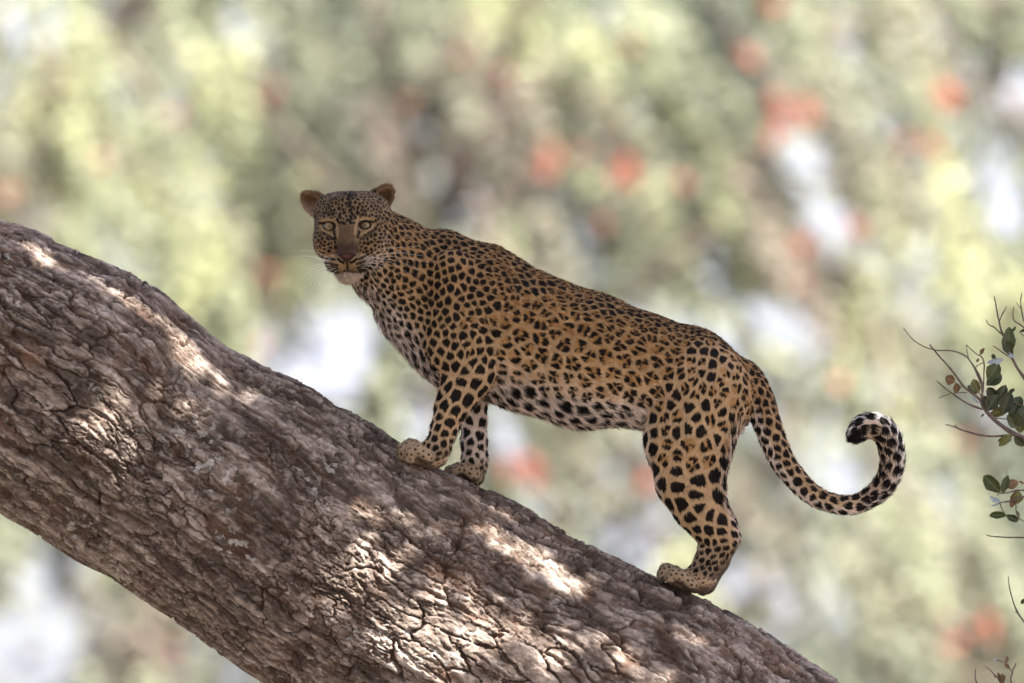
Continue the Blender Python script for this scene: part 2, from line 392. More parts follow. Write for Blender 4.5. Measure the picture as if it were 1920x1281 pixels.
for (n, d0_, d1_, lo, hi, seed, kh) in [(30000, 3.0, 4.4, (-450, -150), (2350, 1650), 11, True), (9000, 3.5, 7.0, (-3200, -900), (-500, 1400), 12, False),
                                        (9000, 3.5, 7.0, (2350, -900), (4200, 2200), 13, False), (8000, 4.0, 7.0, (-600, -1500), (2500, -200), 14, False), (0, 0, 0, 0, 0, 15, False)]:
    if n == 0:      # added unseen leaf layer on the near side to block sky and deepen shade
        r = np.random.default_rng(seed); n = 46000; P = np.stack([r.uniform(-8.0, 8.5, n), r.uniform(-13.0, -2.0, n), r.uniform(5.4, 8.6, n)], -1); P = P[shade_ok(P)]
        parts.append(leaf_quads(P, r.uniform(0.11, 0.17, len(P)), r.uniform(0.07, 0.10, len(P)), r)); continue
    P, ax, r = canopy(n, d0_, d1_, lo, hi, seed, kh)
    parts.append(leaf_quads(P, r.uniform(0.075, 0.115, len(P)), r.uniform(0.05, 0.07, len(P)), r, ax))
cv, cf_ = join(parts)
me = mk_mesh('crown', cv - LT, cf_, False)
fattr(me, 'tint', np.repeat(np.random.default_rng(2).uniform(0, 1, len(cf_)), 4))
M_crown = mat_leaf('crown_leaf', [(0, (0.035, 0.06, 0.015)), (1, (0.08, 0.11, 0.03))], 0.3)
obj('crown', me, M_crown, ltree)  # mesh also holds the added near-side leaves that deepen the shade
# ---------------------------------------------------------------- far trees, thrown out of focus by the lens
SKYH = np.array([(600, 690, 115, 95), (640, 600, 95, 55), (775, 770, 70, 85), (930, 785, 60, 60), (1010, 945, 75, 50), (60, 1205, 120, 95), (190, 1130, 55, 45), (30, 1040, 65, 40),
                 (370, 1268, 70, 28), (1870, 150, 95, 70), (1650, 105, 50, 50), (1500, 300, 50, 55), (1535, 385, 60, 65), (1455, 605, 90, 50), (1345, 595, 85, 50), (1690, 570, 42, 45),
                 (1870, 300, 42, 42), (1905, 385, 40, 45), (1560, 885, 85, 45), (1780, 920, 45, 45), (1210, 1000, 65, 60), (1145, 965, 40, 45), (1505, 1140, 50, 45), (1400, 1085, 55, 60),
                 (460, 10, 45, 26), (500, 55, 25, 22), (35, 85, 26, 36), (830, 385, 65, 42), (1130, 885, 30, 40), (170, 355, 22, 25), (1240, 620, 60, 30), (1440, 1240, 30, 40), (1860, 60, 30, 30)], float)
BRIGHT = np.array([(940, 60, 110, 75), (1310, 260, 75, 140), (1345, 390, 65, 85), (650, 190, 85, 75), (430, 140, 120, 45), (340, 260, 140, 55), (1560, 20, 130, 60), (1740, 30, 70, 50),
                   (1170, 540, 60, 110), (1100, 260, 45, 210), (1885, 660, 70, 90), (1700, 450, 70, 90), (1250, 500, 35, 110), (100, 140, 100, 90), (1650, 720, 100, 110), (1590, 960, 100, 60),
                   (1680, 1120, 80, 80), (420, 470, 110, 75), (560, 420, 70, 70), (1470, 90, 60, 60), (1830, 480, 60, 90), (60, 330, 60, 60), (250, 400, 120, 60), (1320, 1150, 60, 60), (900, 480, 90, 40)], float)  # zones where the leaf tint is raised to paint sunlit foliage
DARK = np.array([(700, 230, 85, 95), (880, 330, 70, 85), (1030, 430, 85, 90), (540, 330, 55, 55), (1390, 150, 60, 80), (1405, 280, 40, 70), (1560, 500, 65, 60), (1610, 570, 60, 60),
                 (1720, 800, 80, 70), (1470, 930, 75, 50), (280, 1240, 130, 60), (1100, 1070, 90, 60), (1650, 1140, 60, 40), (850, 200, 70, 70), (1800, 70, 50, 30), (1260, 900, 60, 60)], float)  # zones where the leaf tint is lowered to paint shaded crown depths
RED = [(1775, 180, 46), (1515, 205, 26), (1460, 205, 34), (1450, 262, 30), (1400, 105, 24), (1180, 85, 20), (1755, 280, 24), (1030, 300, 30), (1175, 310, 36), (1280, 340, 26), (1130, 415, 25),
       (1600, 425, 24), (1500, 462, 28), (185, 303, 28), (330, 220, 26), (515, 165, 26), (25, 360, 26), (990, 880, 38), (1215, 900, 24), (1575, 715, 22), (1850, 1165, 28), (1790, 1210, 28),
       (330, 1215, 26), (860, 105, 20), (945, 140, 22), (765, 190, 18), (1450, 10, 26), (495, 510, 24), (490, 650, 24), (1805, 830, 20)]
DRY = np.array([(880, 220, 110, 90), (750, 260, 70, 70), (1540, 330, 80, 80), (1650, 570, 90, 70), (1410, 1080, 90, 80), (1100, 610, 80, 60), (1770, 70, 110, 50), (1350, 680, 80, 60), (280, 1240, 150, 70),
                (1790, 1200, 130, 80), (1170, 330, 50, 60), (520, 170, 60, 40), (1000, 320, 50, 60), (1480, 470, 70, 60), (40, 360, 60, 60), (1090, 880, 90, 90)], float)
hr = np.random.default_rng(77)
SKYH = np.concatenate([SKYH, np.stack([hr.uniform(1080, 1920, 46), hr.uniform(330, 1281, 46), hr.uniform(14, 34, 46), hr.uniform(14, 40, 46)], -1), np.stack([hr.uniform(0, 1000, 16), hr.uniform(0, 500, 16), hr.uniform(10, 22, 16), hr.uniform(10, 26, 16)], -1)])
def skew(px): return 0.10 + 0.30 * np.clip((px - 700) / 700, 0, 1)      # the curtains hang slanting towards one side
def dome(py): return (640.0 - py) / 1281 * 3.68 * 1.3        # the crowns bulge: higher leaves stand farther back
def inell(px, py, E, grow=1.0):
    q = np.full(np.shape(px), 9.0)
    for (x, y, rx, ry) in E: q = np.minimum(q, ((px - x) / (rx * grow)) ** 2 + ((py - y) / (ry * grow)) ** 2)
    return q
M_far = mat_leaf('far_leaf', [(0.0, (0.07, 0.082, 0.062)), (0.35, (0.14, 0.163, 0.115)), (0.65, (0.22, 0.243, 0.157)), (1.0, (0.315, 0.335, 0.18))], 0.22, 0.6, 'tint', (0.20, 0.155, 0.125))  # pale ramp: haze and washed light put into the leaf colour
M_farbark = mat_noise('far_bark', (0.085, 0.066, 0.055), (0.17, 0.132, 0.11), 5, 0.9, 0.4)
M_red = mat_leaf('red_petal', [(0, (0.36, 0.095, 0.06)), (1, (0.46, 0.15, 0.10))], 0.35, 0.5)

def far_tree(name, label, xr, Y0, Y1, trunk_px, seed, nspray, nback, tint_shift=0.0, reds=(), limbs=(), trunk=None, yr=(-260, 1500), group='flowering trees behind the leopard'):
    r = np.random.default_rng(seed)
    base = far(np.array(trunk_px), np.array(640.0), np.array((Y0 + Y1) / 2)); base[2] = 0
    root = empty(name, base, label, 'tree', group)
    # trunk and limbs
    tp = [base + (0, 0, -0.3), base + (0.2, 0.1, 2.0), base + (-0.1, 0.2, 4.5), base + (0.2, 0, 7.5), base + (0, 0.2, 10.0)]
    if trunk is None: limb(tp, 0.42, 0.09, root, base, 26, M_farbark, 'trunk', 10)
    else: limb([base + (0, 0, -.2)] + [far(np.array(float(a)), np.array(float(b)), np.array(float(Y))) for a, b, Y in trunk], 0.17, 0.045, root, base, 40, M_farbark, 'trunk', 10)
    for (pts, r0, r1) in limbs:
        c = [far(np.array(float(a)), np.array(float(b)), np.array(float(Y))) for a, b, Y in pts]
        limb(c, r0, r1, root, base, 24, M_farbark)
    # leaf sprays that hang in curtains
    V = []; tint = []; dryv = []
    k = 0
    while k < nspray:
        px = r.uniform(*xr); py = r.uniform(*yr); Y = r.uniform(Y0, Y0 + 3.5) + dome(py)
        infr = -150 < px < 2070 and -150 < py < 1430
        ln = r.uniform(0.4, 1.3)
        lnpx = ln * PPM * DIST / Y
        lean = r.normal(0, 0.14) + float(skew(px))
        if infr:
            ok = True
            for f in (0.1, 0.45, 0.8):
                if inell(px + lean * lnpx * f, py + lnpx * f, SKYH, 1.05) < 1 and r.random() < 0.93: ok = False
            if not ok: k += 0.4; continue
        k += 1
        A = far(np.array(px), np.array(py), np.array(Y))
        m = int(50 + 80 * ln); s = np.sort(r.uniform(0.03, 1, m))
        bend = r.normal(0, 0.15)
        pos = A + np.stack([(lean * s + bend * s * s) * ln, r.normal(0, 0.04, m) + 0.2 * bend * s, -s * ln * (1 - 0.1 * s)], -1)
        ax = np.stack([np.where(np.arange(m) % 2, 1.0, -1.0) * 0.8 + r.normal(0, 0.3, m), r.normal(0, 0.6, m), -0.55 + r.normal(0, 0.3, m)], -1)
        v, _ = leaf_quads(pos, r.uniform(0.08, 0.14, m), r.uniform(0.028, 0.045, m), r, ax)
        V.append(v)
        qx, qy = px + lean * lnpx * 0.5, py + lnpx * 0.5
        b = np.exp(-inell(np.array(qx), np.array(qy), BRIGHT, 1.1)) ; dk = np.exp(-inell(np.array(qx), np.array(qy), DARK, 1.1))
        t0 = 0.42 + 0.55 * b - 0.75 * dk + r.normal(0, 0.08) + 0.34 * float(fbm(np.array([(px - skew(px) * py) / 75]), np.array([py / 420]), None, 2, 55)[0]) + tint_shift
        tint.append(np.repeat(np.clip(t0 + r.normal(0, 0.1, m), 0, 1), 4))
        dq = np.exp(-inell(np.array(qx), np.array(qy), DRY, 1.0)); dryv.append(np.full(4 * m, np.clip((r.uniform(.3, .7) if r.random() < .06 else .03) + .7 * dq, 0, .65)))
    # inner foliage behind the curtains
    n = nback
    px = r.uniform(xr[0] - 100, xr[1] + 100, n); py = r.uniform(yr[0], yr[1], n); Y = r.uniform(Y0 + 3, Y0 + 6.5, n) + dome(py)
    clump = fbm((px - skew(px) * py) / 80, py / 330, Y / 3, 3, seed)
    keep = ((inell(px, py, SKYH, 1.05) > 1 + 0.3 * r.normal(size=n)) | (r.random(n) < .10)) & (clump > -0.34)
    px, py, Y, clump = px[keep], py[keep], Y[keep], clump[keep]; n = len(px)
    P = far(px, py, Y)
    v, _ = leaf_quads(P, r.uniform(0.13, 0.22, n), r.uniform(0.06, 0.1, n), r)
    V.append(v)
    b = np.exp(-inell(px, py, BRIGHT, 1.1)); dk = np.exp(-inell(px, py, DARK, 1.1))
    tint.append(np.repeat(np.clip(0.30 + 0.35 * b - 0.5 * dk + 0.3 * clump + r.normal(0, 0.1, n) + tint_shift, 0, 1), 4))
    dryv.append(np.repeat(np.clip(.05 + .8 * np.exp(-inell(px, py, DRY, 1.0)), 0, .7), 4))
    V = np.concatenate(V); F = np.arange(len(V)).reshape(-1, 4)
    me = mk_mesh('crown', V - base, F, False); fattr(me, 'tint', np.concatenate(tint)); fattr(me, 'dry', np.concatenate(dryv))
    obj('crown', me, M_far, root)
    for k in range(14):      # bare hanging branchlets
        x = r.uniform(max(xr[0], -50), min(xr[1], 1970)); y = r.uniform(-100, 900); Y = Y0 + dome(y) + r.uniform(-.4, .4); sl = r.normal(.15, .5); ln = r.uniform(150, 420)
        limb([far(np.array(x + sl * ln * f + 18 * r.normal()), np.array(y + ln * f), np.array(Y + .2 * f)) for f in (0, .35, .7, 1)], r.uniform(.012, .03), .006, root, base, 10, M_farbark, 'branch', 5)
    for (x, y, s) in reds:
        Y = Y0 + dome(y) + r.uniform(-0.7, 0.3)
        c = far(np.array(float(x)), np.array(float(y)), np.array(Y)); rad = (0.82 if x > 700 else 0.62) * s / PPM * Y / DIST
        m = 38
        dirs = r.normal(size=(m, 3)); dirs /= np.linalg.norm(dirs, axis=1)[:, None]
        v, f = leaf_quads(c + dirs * rad * 0.04 + np.outer(r.uniform(-.55, .55, m), r.normal(size=3) * (1, .6, 1)) * rad, rad * r.uniform(0.6, 1.1, m), rad * 0.42, r, dirs)
        me = mk_mesh('flower_cluster', v - base, f, False); fattr(me, 'tint', np.repeat(np.clip(r.uniform(0, 1) + r.normal(0, .25, m), 0, 1), 4))
        obj('flower_cluster', me, M_red, root)
    return root
rr3 = random.Random(12)
RED = [(x + rr3.gauss(0, .7) * s * (k > 0), y + rr3.gauss(0, .8) * s * (k > 0), s * (rr3.uniform(.75, .95) if k == 0 else rr3.uniform(.3, .6))) for (x, y, s) in RED for k in range(1 + (s > 23) * rr3.choice((0, 1, 2)))]
redL = [q for q in RED if q[0] < 700]; redM = [q for q in RED if 700 <= q[0] < 1350]; redR = [q for q in RED if q[0] >= 1350]
far_tree('flowering_tree', 'pale green blurred tree with red flowers behind the raised end of the trunk', (-700, 690), 58, 66, -420, 101, 540, 5000, 0.10, redL,
         [([(-420, 900, 62), (-150, 500, 62), (150, 120, 61.5), (500, -200, 61)], 0.16, 0.05)])
far_tree('flowering_tree', 'blurred slender tree with grey limbs and red flowers behind the back of the leopard', (560, 1400), 57, 66, 430, 202, 430, 4500, 0.02, redM,
         [([(780, 560, 61), (850, 330, 60.5), (930, 160, 60.5), (1010, -60, 60)], 0.06, 0.03), ([(800, 480, 61), (900, 300, 60), (985, 150, 60)], 0.04, 0.03), ([(760, 330, 61), (680, 220, 60.5), (600, 150, 60)], 0.04, 0.02)],
         trunk=[(470, 1700, 61), (600, 1000, 61), (705, 770, 61), (765, 640, 61), (790, 480, 61), (750, 280, 61), (700, 60, 61), (690, -200, 61)])
far_tree('flowering_tree', 'blurred drooping tree with large red flowers above the curled tail', (1250, 2600), 56, 66, 2350, 303, 540, 4500, 0.06, redR,
         [([(2350, 300, 61), (2000, 60, 61), (1700, -60, 60.5), (1400, -120, 60)], 0.18, 0.06)])

# trees farther off, haze put into their paler leaves, seen through nearer gaps
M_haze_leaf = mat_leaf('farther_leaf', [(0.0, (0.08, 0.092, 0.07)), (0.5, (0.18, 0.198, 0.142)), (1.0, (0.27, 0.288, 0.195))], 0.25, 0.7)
def farther_tree(label, xr, Y0, trunk_px, seed, n):
    r = np.random.default_rng(seed)
    base = far(np.array(float(trunk_px)), np.array(640.0), np.array(Y0 + 4.0)); base[2] = 0
    root = empty('distant_tree', base, label, 'tree', 'pale trees far behind')
    limb([base + (0, 0, -.3), base + (.3, 0, 3), base + (-.2, .3, 7), base + (0, 0, 12), base + (.3, 0, 15)], .5, .12, root, base, 24, M_farbark, 'trunk', 10)
    px = r.uniform(*xr, n); py = r.uniform(-300, 1600, n); Y = Y0 + r.uniform(0, 5, n) + 1.9 * dome(py) 
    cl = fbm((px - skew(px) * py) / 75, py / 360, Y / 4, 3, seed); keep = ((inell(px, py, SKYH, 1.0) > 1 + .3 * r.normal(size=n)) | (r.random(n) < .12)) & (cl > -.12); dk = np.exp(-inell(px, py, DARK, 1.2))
    P = far(px[keep], py[keep], Y[keep]); m = len(P)
    v, f = leaf_quads(P, r.uniform(.22, .4, m), r.uniform(.08, .14, m), r, r.normal(size=(m, 3)) * (.6, .6, .5) + (0.1, 0, -.8))
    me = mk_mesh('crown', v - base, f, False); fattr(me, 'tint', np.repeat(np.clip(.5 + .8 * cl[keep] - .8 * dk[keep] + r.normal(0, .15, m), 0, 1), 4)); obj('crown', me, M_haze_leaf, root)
    P_ = [far(np.array(float(a)), np.array(float(b)), np.array(Y0 + 4.0)) for a, b in ((trunk_px, 500), (trunk_px * .6 + 380, 250), (trunk_px * .3 + 670, 0))]
    limb(P_, .16, .05, root, base, 16, M_farbark)
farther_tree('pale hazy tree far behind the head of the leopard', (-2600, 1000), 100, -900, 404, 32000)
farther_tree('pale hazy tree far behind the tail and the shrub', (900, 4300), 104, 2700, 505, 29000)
# ---------------------------------------------------------------- leopard (picture-plane units, then placed rigidly by W)
PR = []    # (kind, group, a, b, ra, rb, ds, k, flip)
def cone(g, a, b, ra, rb, ds=1.0, k=10.0, flip=False): PR.append(('c', g, np.array(a, float), np.array(b, float), ra, rb, ds, k, flip))
def chain(g, pts, k=10.0, flip=False):
    for p, q in zip(pts[:-1], pts[1:]): cone(g, p[:3], q[:3], p[3], q[3], (p[4] if len(p) > 4 else 1.0), k, flip)
def ell(g, c, r, k=10.0, rot=None, sub=False, flow=(0, 1, 0)): PR.append(('s' if sub else 'e', g, np.array(c, float), np.array(r, float), rot, np.array(flow, float), None, k, False))
# torso
chain('torso', [(806, 566, 0, 98, .80), (880, 592, 0, 136, .74), (1000, 643, 0, 124, .80), (1100, 674, 0, 123, .84), (1190, 690, 0, 103, .86), (1290, 715, 0, 98, .86), (1343, 738, 0, 80, .86)], 16)
chain('neck', [(797, 530, 0, 95, .80), (728, 485, -38, 76, .9), (690, 448, -78, 64, 1)], 26, True)
chain('torso', [(836, 472, -12, 38), (885, 500, -12, 34)], 22)
# near foreleg
chain('fore_n', [(850, 515, -66, 46, .66), (862, 640, -74, 62, .70)], 9)
chain('fore_n', [(860, 640, -70, 60, .66), (878, 700, -74, 46, .75), (860, 738, -78, 35.5, .9), (846, 768, -82, 28, 1), (834, 803, -84, 23.5, 1), (822, 838, -84, 21.5, 1), (800, 853, -86, 23, 1.1)], 12)
chain('paw', [(826, 862, -84, 12), (812, 868, -84, 14)], 8)
for dd, dx, dy in ((-120, 13, 7), (-101, 1, 2), (-80, -3, -1), (-61, 2, 0)):
    chain('paw', [(796 + dx * .6, 853 + dy * .5, dd * .9 - 8, 13), (773 + dx, 838 + dy, dd, 14.5), (761 + dx, 843 + dy, dd, 12.5), (758 + dx, 853 + dy, dd, 10.5)], 3.0)
chain('paw', [(804, 859, -92, 17), (776, 858, -94, 14)], 6)
# far foreleg
chain('fore_f', [(878, 640, 48, 62, .6), (884, 700, 52, 36, .8), (888, 745, 54, 25), (888, 790, 56, 21.5), (889, 830, 57, 22), (890, 866, 58, 21.5), (888, 893, 58, 19)], 12)
chain('paw', [(905, 853, 58, 9), (908, 860, 58, 8)], 6)
for dd, dx in ((34, 9), (50, 0), (67, -2), (82, 4)):
    chain('paw', [(886, 890, dd * .6 + 22, 15), (860 + dx, 880, dd, 11), (845 + dx, 884, dd, 9.5), (841 + dx, 890, dd, 8)], 3.0)
chain('paw', [(880, 898, 56, 12), (852, 893, 56, 10)], 6)
# hind legs
chain('hind_n', [(1312, 733, -42, 92, .62), (1290, 825, -50, 80, .60), (1293, 900, -52, 61, .66), (1312, 950, -50, 46, .72), (1334, 984, -46, 36, .8), (1350, 1007, -42, 32, .8), (1334, 1046, -36, 26, .9), (1311, 1082, -30, 24, 1)], 14)
chain('paw', [(1313, 1084, -30, 24), (1284, 1088, -30, 21)], 8)
chain('paw', [(1330, 1085, -26, 13), (1318, 1104, -24, 11)], 8)
for dd, dx, dy in ((-62, 14, 8), (-44, 2, 3), (-24, -2, 0), (-6, 2, 1)):
    chain('paw', [(1288 + dx * .6, 1090 + dy * .5, dd * .85 - 5, 13), (1264 + dx, 1073 + dy, dd, 12.5), (1250 + dx, 1068 + dy, dd, 12), (1243 + dx, 1076 + dy, dd, 10.5)], 3.0)
chain('paw', [(1302, 1097, -34, 15), (1264, 1088, -34, 12)], 6)
chain('hind_f', [(1318, 735, 42, 92, .62), (1298, 825, 48, 78, .60), (1302, 900, 54, 58, .66), (1320, 950, 58, 42, .72), (1343, 984, 62, 34, .8), (1357, 1008, 64, 29, .8), (1344, 1050, 66, 24, .9), (1324, 1096, 66, 21, 1)], 14)
for dd in (44, 60, 76, 92):
    chain('paw', [(1312, 1098, dd * .7 + 18, 16), (1282, 1088, dd, 13), (1268, 1088, dd, 12)], 5)
# tail
TAIL = [(1372, 715, 0, 52), (1402, 722, 0, 33), (1424, 755, -4, 28), (1440, 800, -6, 25), (1465, 861, -10, 22.5), (1494, 900, -14, 20.5), (1527, 930, -18, 19), (1573, 946, -22, 18), (1613, 942, -26, 18.5), (1650, 917, -30, 20), (1669, 882, -34, 21.5), (1671, 846, -38, 22.5), (1662, 816, -42, 23), (1644, 800, -45, 23), (1621, 799, -48, 22.5), (1602, 814, -50, 17.5)]
tl = curve_pts(TAIL, 46); tl[:, 3] -= np.interp(np.arange(46), [0, 8, 20, 45], [0, 1.5, 2.5, 3.0])
chain('tail', [tuple(r) for r in tl], 6)
# head
ell('head', (661, 420, -85), (68, 60, 72), 14); ell('head', (628, 396, -80), (36, 32, 42), 14); ell('head', (694, 394, -78), (36, 32, 42), 14); ell('head', (657, 398, -118), (46, 34, 36), 14)
ell('head', (617, 452, -108), (28, 37, 42), 14); ell('head', (702, 455, -104), (29, 41, 46), 14)
ell('head', (656, 447, -130), (41, 44, 38), 14)
cone('head', (655, 423, -150), (654, 468, -194), 20, 16.5, 1, 12)
ell('head', (634, 494, -180), (22, 17, 26), 9); ell('head', (675, 492.5, -180), (22, 17, 26), 9)
cone('head', (657, 494, -118), (655, 512, -166), 34, 18, 1, 10)
ell('head', (655, 517, -164), (19, 15, 20), 8)
ell('head', (654, 480, -204), (17, 10, 11), 7); ell('head', (654, 489, -205), (9, 9, 9), 6)
cone('head', (606, 414, -136), (634, 411, -150), 8, 8, 1, 8); cone('head', (702, 412, -134), (674, 409, -150), 8, 8, 1, 8)
EYES = [(620, 426, -139), (686, 423.5, -139)]
for e in EYES: ell('head', (e[0], e[1] + .8, e[2] - 14), (10, 5.8, 13), 3.5, None, True)
for sx in (642.5, 664.5): ell('head', (sx, 490.5, -213), (4.5, 3.2, 7), 3, None, True)
ell('head', (654, 509.5, -203), (15, 1.6, 11), 3, None, True)
def ear_rot(lx, ly, tiltd):
    a = np.array([lx, ly, 0.0]); a /= np.linalg.norm(a); n = np.array([tiltd, 0.05, -1.0]); n -= a * (n @ a); n /= np.linalg.norm(n); b = np.cross(n, a)
    return np.stack([a, b, n])       # rows: long, across, front
for (c, l, tl_, e) in (((589, 382, -58), (-.70, -.71), -.5, -1), ((718, 372, -52), (.58, -.81), .5, 1)):
    Rm = ear_rot(l[0], l[1], tl_)
    ell('ear', c, (27.5, 18.5, 10), 8, Rm, False, Rm[0]); ell('ear', np.array(c) - Rm[0] * 8 + Rm[1] * e * 3, (24, 21, 10), 8, Rm, False, Rm[0]); ell('ear', np.array(c) + Rm[2] * 9 - Rm[0] * 3, (24, 15, 12), 4, Rm, True)

def prim_sdf(q, X, Y, D):
    if q[0] == 'c':
        _, g, a, b, ra, rb, ds, k, fl = q
        ax, ay, ad = a[0], a[1], a[2] / ds; bx, by, bd = b[0] - ax, b[1] - ay, b[2] / ds - ad
        px = X - ax; py = Y - ay; pd = D / ds - ad
        h = np.clip((px * bx + py * by + pd * bd) / (bx * bx + by * by + bd * bd + 1e-9), 0, 1)
        return (np.sqrt((px - h * bx) ** 2 + (py - h * by) ** 2 + (pd - h * bd) ** 2) - (ra + (rb - ra) * h)) * (1 if ds >= 1 else 0.5 + 0.5 * ds)
    _, g, c, r, rot, fl, _, k, _ = q
    px = X - c[0]; py = Y - c[1]; pd = D - c[2]
    if rot is not None: px, py, pd = [rot[i][0] * px + rot[i][1] * py + rot[i][2] * pd for i in range(3)]
    k0 = np.sqrt((px / r[0]) ** 2 + (py / r[1]) ** 2 + (pd / r[2]) ** 2); k1 = np.sqrt((px / r[0] ** 2) ** 2 + (py / r[1] ** 2) ** 2 + (pd / r[2] ** 2) ** 2) + 1e-9
    return k0 * (k0 - 1) / k1
HS = 2.4
lo = np.array([552., 328., -236.]); nxyz = np.array([482, 338, 162])
gxx = (lo[0] + HS * np.arange(nxyz[0])).astype(np.float32); gyy = (lo[1] + HS * np.arange(nxyz[1])).astype(np.float32); gdd = (lo[2] + HS * np.arange(nxyz[2])).astype(np.float32)
vol = np.full(nxyz, 40.0, np.float32)
for q in PR:
    k = q[7]; m = k + 9
    if q[0] == 'c':
        mn = np.minimum(q[2] - q[4], q[3] - q[5]) - m; mx = np.maximum(q[2] + q[4], q[3] + q[5]) + m
    else:
        rr = q[3].max() if q[4] is not None else q[3]
        mn = q[2] - rr - m; mx = q[2] + rr + m
    i0 = np.clip(((mn - lo) / HS).astype(int), 0, nxyz); i1 = np.clip(((mx - lo) / HS).astype(int) + 2, 0, nxyz)
    sl = tuple(slice(a, b) for a, b in zip(i0, i1))
    f = prim_sdf(q, gxx[sl[0]][:, None, None], gyy[sl[1]][None, :, None], gdd[sl[2]][None, None, :]).astype(np.float32)
    v = vol[sl]
    if q[0] == 's':
        h = np.clip(k - np.abs(v + f), 0, None) / k; vol[sl] = np.maximum(v, -f) + h * h * k * 0.25
    else:
        h = np.clip(k - np.abs(v - f), 0, None) / k; vol[sl] = np.minimum(v, f) - h * h * k * 0.25
def surface_nets(vol):
    s = vol < 0
    c = [(a, b, d) for a in (0, 1) for b in (0, 1) for d in (0, 1)]
    n = np.array(vol.shape) - 1
    cnt = np.zeros(n, np.int8)
    for (a, b, d) in c: cnt += s[a:a + n[0], b:b + n[1], d:d + n[2]]
    act = (cnt > 0) & (cnt < 8)
    ids = np.full(n, -1, np.int32); cell = np.argwhere(act); ids[act] = np.arange(len(cell))
    val = np.stack([vol[cell[:, 0] + a, cell[:, 1] + b, cell[:, 2] + d] for (a, b, d) in c], 1)
    P = np.zeros((len(cell), 3)); w = np.zeros(len(cell))
    for i in range(8):
        for j in range(i + 1, 8):
            if sum(abs(c[i][m] - c[j][m]) for m in range(3)) != 1: continue
            va, vb = val[:, i], val[:, j]; x = (va < 0) != (vb < 0)
            t = np.where(x, va / np.where(x, va - vb, 1), 0)
            P += np.where(x[:, None], np.array(c[i]) + t[:, None] * (np.array(c[j]) - np.array(c[i])), 0); w += x
    P = cell + P / w[:, None]
    F = []
    for ax in range(3):
        o = [1 if m == ax else 0 for m in range(3)]
        sl0 = tuple(slice(0, vol.shape[m] - o[m]) for m in range(3)); sl1 = tuple(slice(o[m], vol.shape[m]) for m in range(3))
        e = np.argwhere(s[sl0] != s[sl1])
        u, v = (ax + 1) % 3, (ax + 2) % 3
        e = e[(e[:, u] > 0) & (e[:, v] > 0) & (e[:, u] < n[u]) & (e[:, v] < n[v])]
        du = np.zeros(3, int); du[u] = 1; dv = np.zeros(3, int); dv[v] = 1
        q = np.stack([ids[tuple((e - du - dv).T)], ids[tuple((e - dv).T)], ids[tuple(e.T)], ids[tuple((e - du).T)]], 1)
        fl = s[sl0][tuple(e.T)]
        q[~fl] = q[~fl][:, ::-1]
        F.append(q)
    return P, np.concatenate(F)
LV, LF = surface_nets(vol)
LV = lo + LV * HS
# light smoothing of the grid pattern
E = np.concatenate([LF[:, [0, 1]], LF[:, [1, 2]], LF[:, [2, 3]], LF[:, [3, 0]]])
for lam in (0.5, -0.52, 0.5, -0.52):
    acc = np.zeros_like(LV); cn = np.zeros(len(LV))
    for m in range(3):
        acc[:, m] = np.bincount(E[:, 0], LV[E[:, 1], m], len(LV)) + np.bincount(E[:, 1], LV[E[:, 0], m], len(LV))
    cn = np.bincount(E[:, 0], minlength=len(LV)) + np.bincount(E[:, 1], minlength=len(LV))
    LV = LV + lam * (acc / cn[:, None] - LV)
del vol
# one level of subdivision for the coat pattern
nq = len(LV); e4 = np.stack([LF, np.roll(LF, -1, 1)], -1); ek = e4.min(-1).astype(np.int64) * nq + e4.max(-1)
uk, inv = np.unique(ek.ravel(), return_inverse=True); inv = inv.reshape(-1, 4)
BV = np.concatenate([LV, (LV[uk // nq] + LV[uk % nq]) / 2, LV[LF].mean(1)])
fc = nq + len(uk) + np.arange(len(LF))
BF = np.stack([np.stack([LF[:, k], nq + inv[:, k], fc, nq + inv[:, k - 1]], 1) for k in range(4)], 1).reshape(-1, 4).astype(np.int32)
nv = len(BV)
for lam in (0.5, -0.5, 0.4):
    A = np.zeros_like(BV); cn = np.bincount(BF.ravel(), minlength=nv)
    for m in range(3): A[:, m] = sum(np.bincount(BF[:, k], (BV[BF[:, k - 1], m] + BV[BF[:, (k + 1) % 4], m]) / 2, nv) for k in range(4))
    BV = BV + lam * (A / cn[:, None] - BV)
fn = np.cross(BV[BF[:, 2]] - BV[BF[:, 0]], BV[BF[:, 3]] - BV[BF[:, 1]]); BN = np.zeros_like(BV)
for m in range(3): BN[:, m] = sum(np.bincount(BF[:, k], fn[:, m], nv) for k in range(4))
BN /= np.linalg.norm(BN, axis=1)[:, None] + 1e-9
# region and lie of the hair at each point
GR = ['head', 'ear', 'neck', 'torso', 'fore_n', 'fore_f', 'hind_n', 'hind_f', 'paw', 'tail']
BG = np.full((len(GR), nv), 60.0, np.float32)
best = np.full(nv, 1e9); reg = np.zeros(nv, np.int8); FLOW = np.zeros((nv, 3))
x32, y32, d32 = BV.T.astype(np.float32)
for q in PR:
    if q[0] == 's': continue
    pd_ = q[2] if q[0] == 'c' else q[2]
    mx = (max(q[4], q[5]) + np.abs(q[3] - q[2]).max() if q[0] == 'c' else q[3].max()) + 40
    near = np.where((np.abs(x32 - pd_[0]) < mx) & (np.abs(y32 - pd_[1]) < mx) & (np.abs(d32 - pd_[2]) < mx))[0]
    if not len(near): continue
    f = prim_sdf(q, BV[near, 0], BV[near, 1], BV[near, 2])
    gi_ = GR.index(q[1]); BG[gi_, near] = np.minimum(BG[gi_, near], f)
    upd = near[f < best[near]]; best[upd] = f[f < best[near]]
    reg[upd] = GR.index(q[1])
    if q[0] == 'c':
        d = q[3] - q[2]; d = d / (np.linalg.norm(d) + 1e-9); FLOW[upd] = -d if q[8] else d
    else: FLOW[upd] = q[5]
